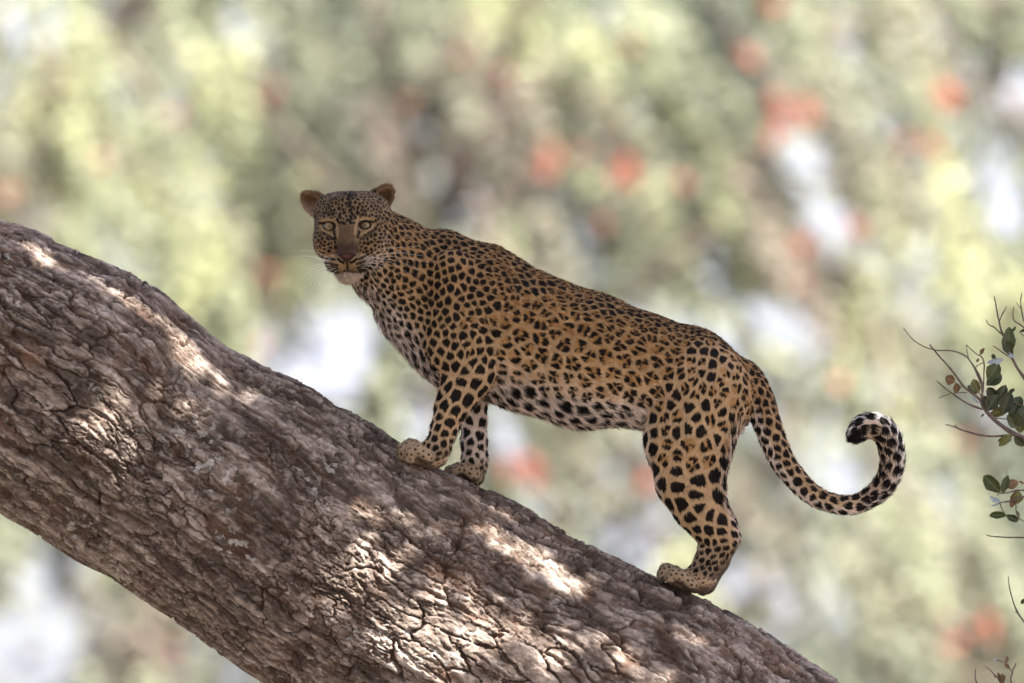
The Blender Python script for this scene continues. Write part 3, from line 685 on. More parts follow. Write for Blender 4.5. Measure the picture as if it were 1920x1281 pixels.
isr = {g: reg == i for i, g in enumerate(GR)}
bx, by, bd = BV.T
hd = isr['head']
rad = BV - np.array([654, 478, -205.]); FLOW[hd] = rad[hd] / (np.linalg.norm(rad[hd], axis=1)[:, None] + 1e-6)
FLOW[isr['torso'], 1] += 0.25
FLOW = FLOW - BN * np.sum(FLOW * BN, 1)[:, None]; FLOW /= np.linalg.norm(FLOW, axis=1)[:, None] + 1e-6
SIDE = np.cross(BN, FLOW)

WG = np.exp(-np.clip(BG - BG.min(0), 0, 60) / 5.0); WG /= WG.sum(0); WG = {g: WG[i] for i, g in enumerate(GR)}
# coat: ground colour
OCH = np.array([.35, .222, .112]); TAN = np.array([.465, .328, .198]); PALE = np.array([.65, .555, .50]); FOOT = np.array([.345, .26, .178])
nz1 = fbm(bx / 60, by / 60, bd / 60, 3, 5)
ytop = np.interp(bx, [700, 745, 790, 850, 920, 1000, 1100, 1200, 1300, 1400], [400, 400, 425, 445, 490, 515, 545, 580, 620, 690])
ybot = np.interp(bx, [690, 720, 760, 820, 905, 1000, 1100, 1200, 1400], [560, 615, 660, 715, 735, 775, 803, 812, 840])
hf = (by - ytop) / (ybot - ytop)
COL = mixc(mixc(OCH * .78, OCH, sstep(0.02, 0.25, hf)), TAN, sstep(0.25, 0.7, hf + 0.1 * nz1))  # richer ochre on the back, darkened along the spine as painted shading too
belly = np.clip(sstep(0.60, 1.0, hf + 0.08 * nz1) * (isr['torso']) + sstep(0.45, 0.85, BN[:, 1] + 0.15 * nz1) * (isr['torso'] | isr['neck']), 0, 1)
chest = sstep(0.05, -0.25, (bx - 770) / 100 - (by - 600) / 130 + 0.2 * nz1) * (by > 535) * (isr['torso'] | isr['neck'])
COL = mixc(COL, PALE, np.maximum(belly, chest * 0.85))
leg = isr['fore_n'] | isr['hind_n'] | isr['hind_f']
inner = sstep(-0.1, 0.6, np.where(isr['hind_f'], 0, BN[:, 2]))
LEGC = (mixc(mixc(mixc(OCH, TAN, sstep(560, 720, by)), TAN * 1.03, sstep(720, 800, by)), PALE, np.clip(inner + 0.9 * sstep(0.55, 0.95, np.abs(BN[:, 0])) * sstep(740, 820, by), 0, 1) * 0.8))
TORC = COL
FARC = mixc(PALE * .97, FOOT, sstep(850, 885, by))
lowleg = (isr['fore_n'] * sstep(800, 850, by) + isr['hind_n'] * sstep(995, 1060, by) + isr['hind_f'] * sstep(995, 1060, by))
LEGC = mixc(LEGC, FOOT, np.clip(lowleg, 0, 1))
SOLE = np.array([.06, .045, .04])
sole = isr['hind_f'] * sstep(1015, 1060, by) * sstep(-0.3, 0.3, BN[:, 0]) + isr['hind_n'] * sstep(1030, 1075, by) * sstep(0.25, 0.8, BN[:, 0]) + isr['paw'] * sstep(0.35, 0.75, BN[:, 1]) + isr['fore_n'] * sstep(835, 860, by) * sstep(0.2, .8, BN[:, 0])
# tail: paler underneath, white towards the tip
tpar = np.zeros(nv); ti = np.where(isr['tail'])[0]
tdist = np.full(len(ti), 1e9)
for i, r_ in enumerate(tl):
    d = np.sum((BV[ti] - r_[:3]) ** 2, 1); u = d < tdist; tdist[u] = d[u]; tpar[ti[u]] = i / (len(tl) - 1)
under = np.zeros(nv)
td = np.gradient(tl[:, :3], axis=0); td /= np.linalg.norm(td, axis=1)[:, None]
tdv = td[(tpar * (len(tl) - 1)).astype(int)]
outer = np.stack([-tdv[:, 1], tdv[:, 0], 0 * tpar], 1)       # the under side of the tail, outside of its curl
under = np.sum(BN * outer, 1)
tcol = mixc(mixc(OCH, TAN, sstep(.05, .3, tpar)), PALE, np.clip(sstep(-0.1, 0.6, under) + sstep(.42, .62, tpar) * 0.5, 0, 1))
tcol = mixc(tcol, np.array([.72, .70, .70]), sstep(0.5, 0.75, tpar) * sstep(.2, .8, under))
# head and ears ground colour
HB = np.array([.185, .128, .073])
hcol = np.tile(HB, (nv, 1))
hcol = mixc(hcol, PALE * .9, sstep(700, 735, bx) * sstep(430, 470, by) * 0.8); hcol = mixc(hcol, np.array([.37, .24, .145]), sstep(440, 475, by) * (np.abs(bx - 655) > 24) * 0.8)
hcol = mixc(hcol, PALE * .85, sstep(0.3, 0.8, BN[:, 1]) * (by > 480)); hcol = mixc(hcol, PALE * .85, sstep(-125, -80, bd) * (by > 450) * (bx > 640))
ecol = mixc(np.tile(np.array([.165, .098, .055]), (nv, 1)), np.array([.40, .32, .27]), sstep(374, 396, by) * 0.8)
cav = sstep(0, 1, np.clip(-BN[:, 2], 0, 1))
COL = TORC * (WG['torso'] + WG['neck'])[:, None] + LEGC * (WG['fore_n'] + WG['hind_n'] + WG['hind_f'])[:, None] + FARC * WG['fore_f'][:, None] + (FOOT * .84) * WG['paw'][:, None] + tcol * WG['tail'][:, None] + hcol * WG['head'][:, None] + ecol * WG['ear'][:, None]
COL = mixc(COL, SOLE, np.clip(sole, 0, 1) * 0.92)
COL *= (1 + 0.10 * fbm(bx / 25, by / 25, bd / 25, 3, 15))[:, None]

# coat: spots, thrown on the skin with a spacing that follows the body
rg = lambda *a: np.interp(*a)
SP = np.zeros(nv)
SP[isr['head']] = np.where(by < 425, 6.4, 7.0)[isr['head']]
SP[isr['neck']] = (9.5 + 3.5 * np.clip((bx - 700) / 110, 0, 1) + 5 * np.clip((by - 545) / 50, 0, 1))[isr['neck']]
tors = np.where(bx < 835, 12.2 + 7 * np.clip((by - 600) / 60, 0, 1), np.maximum(12.0, 12.0 + 13 * np.clip((bx - 880) / 100, 0, 1) * np.clip((hf - .04) / 0.40, 0.1, 1) - 5 * np.clip((bx - 1220) / 120, 0, 1)))
SP[isr['torso']] = tors[isr['torso']]
SP[isr['fore_n']] = rg(by, [500, 600, 680, 740, 800, 840, 860], [12.5, 13.5, 18, 21, 17, 12, 9.5])[isr['fore_n']]
SP[isr['fore_f']] = rg(by, [700, 780, 840, 870, 890], [21, 20, 16, 11, 9])[isr['fore_f']]
hn = isr['hind_n'] | isr['hind_f']
SP[hn] = rg(by, [640, 740, 850, 900, 960, 995, 1020, 1080], [16, 20, 23.5, 26, 23.5, 17, 12, 10])[hn]
SP[isr['paw']] = 8.0
SP[isr['tail']] = rg(tpar, [0, .2, .6, 1], [13.5, 14.5, 16, 17.5])[isr['tail']]
# spatial hash of the skin
CS = 14.0
keyv = np.floor((BV - lo) / CS).astype(np.int64); key = (keyv[:, 0] * 1000 + keyv[:, 1]) * 1000 + keyv[:, 2]
order = np.argsort(key); sk = key[order]
def around(c, R):
    a = np.floor((c - R - lo) / CS).astype(int); b = np.floor((c + R - lo) / CS).astype(int)
    out = []
    for i in range(a[0], b[0] + 1):
        for j in range(a[1], b[1] + 1):
            base = (i * 1000 + j) * 1000
            s, e = np.searchsorted(sk, [base + a[2], base + b[2] + 1]); out.append(order[s:e])
    return np.concatenate(out)
alive = SP > 0; seeds = []
for i in np.random.default_rng(5).permutation(nv)[:150000]:
    if not alive[i]: continue
    s = SP[i]; idx = around(BV[i], s); alive[idx[np.sum((BV[idx] - BV[i]) ** 2, 1) < (0.5 * (s + SP[idx])) ** 2]] = False
    seeds.append((i, s))
# every seed owns a cell of skin; a pale net runs between the cells, dark blots line each cell or fill it
NS = len(seeds); S_i = np.array([i for i, _ in seeds]); S_s = np.array([s for _, s in seeds])
F1 = np.full(nv, 9.0); F2 = np.full(nv, 9.0); OWN = np.zeros(nv, np.int32)
for k in range(NS):
    i, s = S_i[k], S_s[k]; idx = around(BV[i], 1.75 * s)
    D = BV[idx] - BV[i]; al = D @ FLOW[i]
    d = np.sqrt(np.maximum(np.sum(D * D, 1) - 0.28 * al * al, 0)) / s + 0.6 * (np.sum(BN[idx] * BN[i], 1) < -.1)
    f1 = F1[idx]; n1 = d < f1
    F2[idx] = np.where(n1, f1, np.minimum(F2[idx], d)); F1[idx] = np.where(n1, d, f1); OWN[idx[n1]] = k
rs = random.Random(3)
S_ros = np.zeros(NS); S_m = np.zeros(NS); S_ph = np.zeros(NS); S_gap = np.zeros(NS); S_skip = np.zeros(NS); S_lw = np.zeros(NS); S_r = np.zeros(NS)
for k in range(NS):
    i = S_i[k]; s = S_s[k]; x, y, d = BV[i]; g = GR[reg[i]]
    S_m[k] = rs.choice([3, 3, 4, 4] if s > 23.8 else [2, 2, 3]); S_ph[k] = rs.uniform(0, 6.28); S_gap[k] = rs.random() < .45
    S_lw[k] = {'head': .13, 'neck': .15, 'torso': .135, 'fore_n': .15, 'fore_f': .19, 'hind_n': .15, 'hind_f': .15, 'paw': .3, 'tail': .14}[g]; S_r[k] = .60
    if g == 'head':
        S_skip[k] = (abs(x - 654) < 20 and 422 < y < 505) or (y > 503 and d < -120) or min(math.hypot((x - e[0]) / 20, (y - e[1]) / 14) for e in EYES) < 1 or (478 < y and 612 < x < 698 and d < -130)
    ros = 0.0
    if g == 'torso' and x > 880: ros = np.clip((x - 880) / 70, 0, 1) * np.clip((0.92 - hf[i]) / 0.12, 0, 1)
    elif g in ('hind_n', 'hind_f') and y < 880: ros = 0.65 * np.clip((890 - y) / 120, 0, 1)
    elif g == 'fore_n' and 560 < y < 720: ros = 0.3
    if s < 15: ros *= .45
    S_ros[k] = rs.random() < ros
    if g == 'torso' and hf[i] > .84: S_lw[k] = .15
    if g == 'torso' and x < 835 and y > 590: S_lw[k] = .17
    if g == 'paw': S_r[k] = .30
    if g == 'tail' and tpar[i] > .5: S_lw[k] = .075
    S_lw[k] *= rs.uniform(.8, 1.25)
so = S_s[OWN]; D = BV - BV[S_i[OWN]]
ang = np.arctan2(np.sum(D * SIDE[S_i[OWN]], 1), np.sum(D * FLOW[S_i[OWN]], 1))
edge = (F2 - F1) * so * .5 + 1.0 * vnoise(bx / 5, by / 5, bd / 5, 31) + .6 * vnoise(bx / 2.4, by / 2.4, bd / 2.4, 33)
lw = S_lw[OWN] * so
lw = lw * (1 - .18 * S_ros[OWN])
fill = sstep(lw - .7, lw + .7, edge) * (1 - sstep(S_r[OWN] - .05, S_r[OWN] + .05, F1))
mm = S_m[OWN] * (ang + .25 * vnoise(bx / 9, by / 9, bd / 9, 35)) + S_ph[OWN]
beads = sstep(-.80, -.52, np.cos(mm)) * (1 - S_gap[OWN] * sstep(.6, .8, np.cos(ang - S_ph[OWN] * 1.7)))
ring = 1 - sstep(.33 * so + lw - 1, .33 * so + lw + 1, edge + 1.2 * vnoise(bx / 4, by / 4, bd / 4, 37))
small = sstep(.10, .04, F1)
INK = np.where(S_ros[OWN] > 0, fill * ring * beads, fill) * (1 - S_skip[OWN])
WARM = sstep(lw - 1.0, lw + 1.5, edge) * S_ros[OWN] + .35 * sstep(lw - 1, lw + 1, edge) * (1 - S_ros[OWN])
INK[F1 > 5] = 0
INK[isr['tail']] = np.maximum(INK, sstep(.955, .985, tpar) * sstep(.6, .2, under))[isr['tail']]
INK = INK * (1 - 0.9 * np.clip(sole, 0, 1)) 
COL = mixc(COL, COL * np.array([.84, .71, .53]), WARM * (1 - belly))
BLACK = np.array([.006, .0055, .0065])
inkc = mixc(COL, BLACK, np.clip(INK * 0.97, 0, 1))
COL = inkc
# face markings
fm = hd & (bd < -95)
def pl(pts):
    d = np.full(nv, 1e9)
    for (ax, ay), (cx, cy) in zip(pts[:-1], pts[1:]):
        vx, vy = cx - ax, cy - ay; h = np.clip(((bx - ax) * vx + (by - ay) * vy) / (vx * vx + vy * vy), 0, 1)
        d = np.minimum(d, np.hypot(bx - ax - h * vx, by - ay - h * vy))
    return d
def paint(mask, col, amt=1.0):
    global COL
    COL = mixc(COL, np.array(col), np.clip(mask, 0, 1) * fm * amt)
def line(pts, w, col, amt=1.0, soft=1.2): paint(1 - sstep(w, w + soft, pl(pts)), col, amt)
CREAM = (.27, .185, .10)
fw = np.abs(bx - 653.5)
paint(sstep(21, 10, fw) * sstep(417, 430, by) * sstep(482, 470, by), (.10, .063, .032))
paint(sstep(21, 15, fw) * sstep(448, 466, by) * sstep(484, 478, by), (.048, .028, .018))
# muzzle pads
pad = ((by > 482) & (by < 512) & (fw < 44)).astype(float) * sstep(45, 38, fw)
paint(pad * sstep(481, 487, by), (.215, .15, .088))
for pts in ([(617, 486), (631, 488)], [(612, 493.5), (636, 499)], [(614, 500), (636, 505)], [(618, 506), (634, 509)]): line(pts, 1.6, BLACK, .92, 1.8)
for pts in ([(676, 487.5), (692, 480)], [(672, 496.5), (698, 487)], [(673, 503.5), (694, 496)], [(676, 508), (690, 503)]): line(pts, 1.6, BLACK, .92, 1.8)
# chin
paint(sstep(507, 514, by) * sstep(42, 26, fw), (.40, .33, .28))
for pts in ([(646, 513), (642, 522)], [(655, 512), (655, 518)], [(665, 512), (667, 520)]): line(pts, 0.7, (.2, .14, .12), .5)
# nose leather, nostrils, lip line
tri = sstep(0, 3, (498 - by) * 1.05 - fw) * sstep(475, 478, by) * sstep(19, 17, fw)
paint(tri, (.030, .015, .014)); paint(1 - sstep(0.7, 1.15, np.hypot((bx - 652) / 9, (by - 482) / 2.8)), (.085, .034, .030))
for pts in ([(637, 487), (641, 491.5), (647, 494)], [(671, 487), (667, 491.5), (660, 494)]): line(pts, 1.8, (.008, .006, .006))
line([(654, 495), (654, 507)], 1.3, (.010, .008, .008)); line([(627, 508), (640, 511), (654, 508.5), (670, 511), (684, 507)], 1.5, (.02, .014, .012))
# eyes: dark lids, pale crescents, tear marks
line([(630, 412), (632.5, 424), (636, 433), (635.5, 446)], 1.7, CREAM); line([(674, 409), (670, 421), (668.5, 432), (668.5, 441)], 1.7, CREAM)
line([(605, 415.5), (615, 413.5), (627, 415)], 1.8, CREAM); line([(679, 413), (690, 411.5), (701, 413)], 1.8, CREAM)
line([(602, 424), (607.5, 432), (618.7, 438), (627, 444)], 1.4, (.33, .235, .135), .7); line([(702, 424), (697, 431), (689, 436), (679, 441.5)], 1.4, (.33, .235, .135), .7)
line([(604, 437), (616, 443), (624, 450)], 2.0, (.05, .035, .025), .8); line([(703, 434), (692, 441), (682, 447)], 2.0, (.05, .035, .025), .8)
for (e, oc, ic, tr) in ((EYES[0], (603.5, 420.5), (629, 434), (631.5, 450)), (EYES[1], (701, 418), (675, 435), (672.5, 448))):
    q = np.hypot((bx - e[0]) / 13, (by - e[1]) / 9.2); paint(1 - sstep(.9, 1.1, q), (.010, .008, .007))
    line([oc, (e[0], e[1] - 8)], 1.4, (.012, .009, .008)); line([ic, tr], 1.6, (.02, .015, .012), .95)
# forehead: darker middle line of fine marks
rr_ = random.Random(9)
for k in range(26):
    x = 657 + rr_.gauss(0, 5.5); y = rr_.uniform(358, 408); line([(x, y), (x + rr_.uniform(-2, 2), y + rr_.uniform(2, 6))], 0.8, BLACK, .8, 1.4)
for pts in ([(627, 405), (630, 397)], [(638, 408), (641, 402)], [(672, 398), (676, 404)], [(665, 405), (668, 412)], [(636, 415), (640, 421)], [(645, 420), (650, 422)], [(659, 421), (667, 420)], [(661, 409), (658, 414)]): line(pts, 1.6, BLACK, .9, 1.4)

leo_base = W(np.array([(1060., 1010., 20.)]))[0]
leopard = empty('leopard', leo_base, 'spotted leopard standing on the leaning trunk, facing the viewer with curled tail', 'leopard')
LB = np.array(leopard.location)
me = mk_mesh('body', W(BV) - LB, BF)
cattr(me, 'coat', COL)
def mat_coat(name, rough=0.7, spec=0.2, sheen=0.0):
    m, nt, out = new_mat(name); at = N(nt, 'ShaderNodeAttribute', attribute_name='coat')
    p = N(nt, 'ShaderNodeBsdfPrincipled'); p.inputs['Roughness'].default_value = rough; p.inputs['Specular IOR Level'].default_value = spec
    nt.links.new(at.outputs['Color'], p.inputs['Base Color']); nt.links.new(p.outputs[0], out.inputs[0]); return m
obj('body', me, mat_coat('coat_skin', .7, .10), leopard)

# short fur, one strand per root, coloured by the coat at its root
def make_fur(n, seed):
    r = np.random.default_rng(seed)
    p0, p1, p2, p3 = (BV[BF[:, k]] for k in range(4))
    area = np.linalg.norm(np.cross(p2 - p0, p3 - p1), axis=1)
    dens = area * (1 - 0.55 * isr['paw'][BF[:, 0]])
    f = r.choice(len(BF), n, p=dens / dens.sum())
    a = r.random(n)[:, None]; b = r.random(n)[:, None]
    def bl(A): return (A[BF[f, 0]] * (1 - a) + A[BF[f, 1]] * a) * (1 - b) + (A[BF[f, 3]] * (1 - a) + A[BF[f, 2]] * a) * b
    P = bl(BV); Nn = bl(BN); Fl = bl(FLOW); C = bl(COL); K = sstep(.22, .5, bl(INK[:, None])[:, 0]) * (~fm[BF[f, 0]]); C = C * (1 - K[:, None]) + BLACK * K[:, None]
    v0 = BF[f, 0]; g = reg[v0]
    ln = np.select([g == GR.index(k) for k in GR], [3.0, 6.5, 5.2, 5.4, 4.8, 5.2, 5.0, 4.6, 3.4, 5.5])
    ln = ln * (1 + 1.3 * np.clip(belly, 0, 1)[v0] * (hf[v0] > .8) + 1.2 * (isr['hind_n'] & (BN[:, 0] > .6) & (by < 960) & (by > 780))[v0] + 0.3 * chest[v0]) + 3.0 * (tpar[v0] > .55) + 3.5 * (fm & (by > 505))[v0]
    ln *= r.uniform(.6, 1.2, n)
    face = fm[v0]
    bare = face & (((np.abs(P[:, 0] - 654) < 18) & (P[:, 1] > 472) & (P[:, 1] < 500)) | (np.minimum(np.hypot((P[:, 0] - 620) / 14.5, (P[:, 1] - 426) / 11), np.hypot((P[:, 0] - 686) / 14.5, (P[:, 1] - 423.5) / 11)) < 1))
    keep = ~bare & (np.clip(sole, 0, 1)[v0] < .6)
    P, Nn, Fl, C, ln, v0 = P[keep], Nn[keep], Fl[keep], C[keep], ln[keep], v0[keep]; n = len(P)
    jit = r.normal(0, .18, (n, 3)); guard = (r.random(n) < .18); ln = ln * (1 + .45 * guard); lift = np.where(isr['ear'][v0], .5, .34) + 0.35 * belly[v0] + .3 * guard
    d0 = Fl + Nn * lift[:, None] * 1.5 + jit; d1 = Fl + Nn * (lift * 0.25)[:, None] + jit + np.array([0, .12, 0])
    d0 /= np.linalg.norm(d0, axis=1)[:, None]; d1 /= np.linalg.norm(d1, axis=1)[:, None]
    L = ln[:, None]
    pts = np.stack([P - Nn * .6, P + d0 * L * .35, P + d0 * L * .35 + d1 * L * .35, P + d0 * L * .35 + d1 * L * .7], 1)
    hc = bpy.data.hair_curves.new('fur'); hc.add_curves([4] * n)
    hc.attributes['position'].data.foreach_set('vector', (W(pts.reshape(-1, 3)) - LB).astype(np.float32).ravel())
    ra = hc.attributes.get('radius') or hc.attributes.new('radius', 'FLOAT', 'POINT')
    ra.data.foreach_set('value', np.tile(np.array([.00040, .00040, .00030, .00008], np.float32), n))
    Sd = SIDE[v0]; cl = 1 + .30 * vnoise(np.sum(P * Sd, 1) / 2.6, np.sum(P * Fl, 1) / 13, None, 6); C = C * (r.uniform(.76, 1.26, n) * cl)[:, None]; ca = hc.attributes.new('coat', 'FLOAT_COLOR', 'CURVE')
    cc = np.ones((n, 4), np.float32); cc[:, :3] = np.clip(C, 0, 1); ca.data.foreach_set('color', cc.ravel())
    return hc
fur = obj('fur', make_fur(230000, 4), None, leopard); fur.data.materials.append(mat_coat('fur', .6, .10)); fur['kind'] = 'stuff'

# eyes
def uv_ball(R, n=24):
    th_ = np.linspace(0, np.pi, n + 1); ph = np.linspace(0, 2 * np.pi, 2 * n, endpoint=False)
    A, B = np.meshgrid(th_, ph, indexing='ij')
    V = np.stack([np.sin(A) * np.cos(B), np.sin(A) * np.sin(B), -np.cos(A)], -1).reshape(-1, 3) * R
    i = np.arange(V.shape[0]).reshape(n + 1, 2 * n); j = np.roll(i, -1, 1)
    return V, np.stack([i[:-1], j[:-1], j[1:], i[1:]], -1).reshape(-1, 4), A.ravel()
M_eye = mat_coat('eye_iris', .08, .5)
for e in EYES:
    v, f, ang = uv_ball(12.0)
    col = mixc(np.tile(np.array([.165, .122, .060]), (len(ang), 1)), np.array([.21, .165, .09]), sstep(.5, .15, ang)); col = mixc(col, np.array([.008, .007, .006]), np.maximum(sstep(.20, .14, ang), sstep(.72, .88, ang)))
    me = mk_mesh('eye', W(v + np.array(e)) - LB, f); cattr(me, 'coat', col); obj('eye', me, M_eye, leopard)
# whiskers
wh = []
WL = [((628, 490), (590, 473), (532, 473)), ((626, 493), (585, 482), (546, 484)), ((625, 496), (600, 488), (575, 489)), ((625, 498), (600, 497), (578, 506)), ((626, 500), (598, 502), (570, 520)), ((628, 502), (602, 508), (584, 535)), ((630, 504), (606, 514), (586, 548)), ((632, 505), (610, 516), (598, 545)), ((635, 507), (622, 520), (615, 534)), ((630, 492), (602, 486), (560, 478))]
WR = [((682, 488), (720, 470), (790, 463)), ((684, 490), (730, 476), (800, 482)), ((684, 493), (730, 482), (806, 494)), ((684, 495), (735, 488), (800, 512)), ((683, 497), (730, 492), (776, 520)), ((682, 499), (715, 496), (752, 520)), ((680, 501), (705, 502), (733, 528)), ((678, 503), (695, 508), (712, 528)), ((685, 492), (725, 478), (770, 474))]
for k, (a, b, c) in enumerate(WL + WR):
    z = 18 if k < len(WL) else -4
    p = curve_pts([(*a, -200), (*b, -206 + z * .3), (*c, -196 + z)], 9)
    wh.append(tube(W(p), np.linspace(.0003, .00014, 9), 4))
v, f = join(wh)
mw, nt, out = new_mat('whisker'); p = N(nt, 'ShaderNodeBsdfPrincipled'); p.inputs['Base Color'].default_value = (.68, .65, .61, 1); p.inputs['Roughness'].default_value = .4; nt.links.new(p.outputs[0], out.inputs[0])
obj('whiskers', mk_mesh('whiskers', v - LB, f), mw, leopard, 'stuff')
# ---------------------------------------------------------------- leafy shrub at the edge of the view, in focus
M_twig = mat_noise('twig_bark', (.075, .055, .05), (.17, .13, .118), 60, .85, .3)
sh_base = W(np.array([(2060., 640., 30.)]))[0]; sh_base[2] = 0
shrub = empty('leafy_shrub', sh_base, 'twiggy shrub with small dark green leaves reaching in behind the curled tail', 'shrub')
def twig(pts, r0, r1, name='twig', n=None):
    c = np.array([(p[0], p[1], p[2] if len(p) > 2 else 20) for p in pts], float)
    n = n or max(6, 4 * len(pts)); p = curve_pts(c, n)
    p += np.stack([1.1 * vnoise(p[:, 0] / 14, p[:, 1] / 14, p[:, 2] * 0, s) for s in (1, 2, 3)], -1) * np.linspace(0, 1, n)[:, None]
    rr = np.linspace(r0, r1, n) * (1 + .18 * vnoise(p[:, 0] / 6, p[:, 1] / 6, p[:, 2] * 0, 8))
    v, f = tube(W(p), rr / PPM, 6)
    return obj(name, mk_mesh(name, v - sh_base, f), M_twig, shrub)
gpx = 640.5 + CEN[2] * PPM
twig([(2060, gpx + 20, 30), (2075, 2400, 40), (2050, 1700, 10), (2040, 1300, 20), (2020, 1000, 25), (2040, 700, 20), (2010, 480, 30)], 26, 7, 'stem', 60)
TW = [([(2035, 900), (1965, 850), (1920, 822), (1895, 810), (1865, 787), (1845, 765), (1836, 747), (1810, 727), (1785, 695), (1744, 646)], 5.2, 1.4),
      ([(1843, 768), (1815, 757), (1785, 737), (1757, 715)], 2.2, .9), ([(1783, 738), (1772, 742), (1762, 747)], 1.1, .7), ([(1786, 738), (1800, 736), (1815, 736)], 1.1, .8),
      ([(1841, 755), (1841, 715), (1822, 680), (1810, 667), (1790, 659), (1755, 656), (1735, 650), (1710, 635), (1695, 615)], 2.0, .7),
      ([(1842, 735), (1841, 722), (1826, 687), (1817, 672), (1813, 647)], 1.6, .7), ([(1843, 740), (1845, 720), (1845, 675), (1830, 662), (1814, 647)], 1.6, .8), ([(1845, 680), (1835, 684), (1828, 690)], 1.0, .7),
      ([(1895, 817), (1852, 818), (1815, 810), (1790, 801), (1774, 797)], 2.2, 1.0), ([(1793, 802), (1793, 797)], 1.3, .9),
      ([(2030, 820), (1960, 755), (1920, 707), (1900, 675), (1885, 637), (1875, 607), (1865, 557)], 4.0, 1.1), ([(1875, 601), (1881, 588), (1888, 575)], 1.2, .7), ([(1878, 626), (1865, 614), (1855, 609), (1850, 599)], 1.3, .9),
      ([(1899, 672), (1885, 664), (1870, 654), (1863, 649)], 1.3, .9), ([(2030, 720), (1960, 650), (1918, 612), (1902, 600), (1901, 575)], 2.8, .8), ([(1960, 650), (1925, 610), (1915, 575), (1917, 548)], 2.0, .8), ([(1916, 580), (1905, 566)], 1.0, .7), ([(1960, 660), (1922, 632), (1912, 622)], 1.4, .8),
      ([(1850, 775), (1848, 755), (1842, 738)], 2.6, 1.6), ([(1830, 720), (1836, 735), (1842, 745)], 1.0, 1.0), ([(1863, 784), (1878, 785), (1890, 786)], 1.2, .8), ([(1850, 745), (1875, 748), (1905, 756), (1935, 770)], 1.4, 1.4),
      ([(2030, 960), (1960, 930), (1920, 932), (1895, 940), (1880, 942), (1873, 945)], 3.0, .9), ([(1960, 930), (1920, 920), (1890, 924), (1875, 926), (1871, 930)], 1.6, .8), ([(1876, 943), (1880, 955), (1886, 965)], 1.1, .9), ([(1889, 890), (1888, 880)], .8, .6),
      ([(1906, 940), (1906, 955), (1910, 970), (1922, 980)], 1.2, .9), ([(2030, 1020), (1960, 1008), (1920, 1008), (1890, 1008), (1868, 1007), (1850, 1004)], 1.8, .9),
      ([(2030, 1290), (1960, 1210), (1920, 1165), (1907, 1145), (1895, 1110), (1891, 1082)], 2.6, .8), ([(1910, 1150), (1902, 1147)], 1.0, .8),
      ([(2025, 1400), (1940, 1330), (1899, 1285), (1899, 1262), (1905, 1244)], 2.4, .9), ([(1899, 1262), (1890, 1248), (1879, 1241), (1868, 1238)], 1.2, .7), ([(1940, 1330), (1885, 1285), (1869, 1270), (1858, 1258), (1850, 1251)], 1.6, .7),
      ([(1940, 1330), (1850, 1300), (1832, 1280), (1829, 1268), (1830, 1256)], 1.8, 1.0)]
for pts, a, b in TW: twig(pts, a * 1.05, b * 1.05)
# leaf blade: ovate, folded a little along the midrib, slightly curled
def blade(curl, fold, notch, seed):
    r = random.Random(seed); V = []; F = []
    st = [(0, .02), (.12, .22), (.3, .42), (.5, .5), (.7, .44), (.87, .27), (1, .03)]
    for t, w in st:
        w2 = w * (1 + r.uniform(-.12, .12)); w3 = w * (1 + r.uniform(-.12, .12)) * (0.72 if notch and .4 < t < .9 else 1)
        z = -curl * (t - .4) ** 2
        V += [(t, -w2, z + fold * w2), (t, -w2 * .5, z + fold * .35 * w2), (t, 0, z), (t, w3 * .5, z + fold * .35 * w3), (t, w3, z + fold * w3)]
    for i in range(len(st) - 1):
        for j in range(4): a = i * 5 + j; F.append((a, a + 1, a + 6, a + 5))
    return mk_mesh('leaf', V, F)
def mat_shrub(name, c1, c2, rough=.42):
    m, nt, out = new_mat(name); L = nt.links.new
    tc = N(nt, 'ShaderNodeTexCoord'); n = N(nt, 'ShaderNodeTexNoise'); n.inputs['Scale'].default_value = 4; n.inputs['Detail'].default_value = 5
    oi = N(nt, 'ShaderNodeObjectInfo'); ad = N(nt, 'ShaderNodeVectorMath', operation='ADD'); L(tc.outputs['Object'], ad.inputs[0]); L(oi.outputs['Location'], ad.inputs[1]); L(ad.outputs[0], n.inputs['Vector'])
    r = ramp(nt, n.outputs[0], [(.3, c1), (.7, c2)])
    sx = N(nt, 'ShaderNodeSeparateXYZ'); L(tc.outputs['Object'], sx.inputs[0])
    ab = N(nt, 'ShaderNodeMath', operation='ABSOLUTE'); L(sx.outputs['Y'], ab.inputs[0]); lt = N(nt, 'ShaderNodeMath', operation='LESS_THAN'); lt.inputs[1].default_value = .022; L(ab.outputs[0], lt.inputs[0])
    mx = N(nt, 'ShaderNodeMix', data_type='RGBA'); L(lt.outputs[0], mx.inputs[0]); L(r.outputs[0], mx.inputs[6]); mx.inputs[7].default_value = (c2[0] * 1.6 + .02, c2[1] * 1.5 + .02, c2[2] * 1.4 + .01, 1)
    p = N(nt, 'ShaderNodeBsdfPrincipled'); p.inputs['Roughness'].default_value = rough; t = N(nt, 'ShaderNodeBsdfTranslucent'); ms = N(nt, 'ShaderNodeMixShader'); ms.inputs[0].default_value = .2
    L(mx.outputs[2], p.inputs['Base Color']); L(mx.outputs[2], t.inputs['Color']); L(p.outputs[0], ms.inputs[1]); L(t.outputs[0], ms.inputs[2]); L(ms.outputs[0], out.inputs[0]); return m
LM = {'g': mat_shrub('leaf_green', (.026, .038, .009), (.052, .072, .018)), 'd': mat_shrub('leaf_dark', (.016, .024, .009), (.034, .046, .016)), 'o': mat_shrub('leaf_olive', (.07, .075, .016), (.11, .11, .03)),
      'b': mat_shrub('leaf_brown', (.09, .055, .025), (.15, .09, .04), .6), 's': mat_shrub('leaf_glaucous_sheen', (.20, .25, .30), (.34, .42, .50), .35)}  # glaucous undersides, with the sky's reflection put into their blue
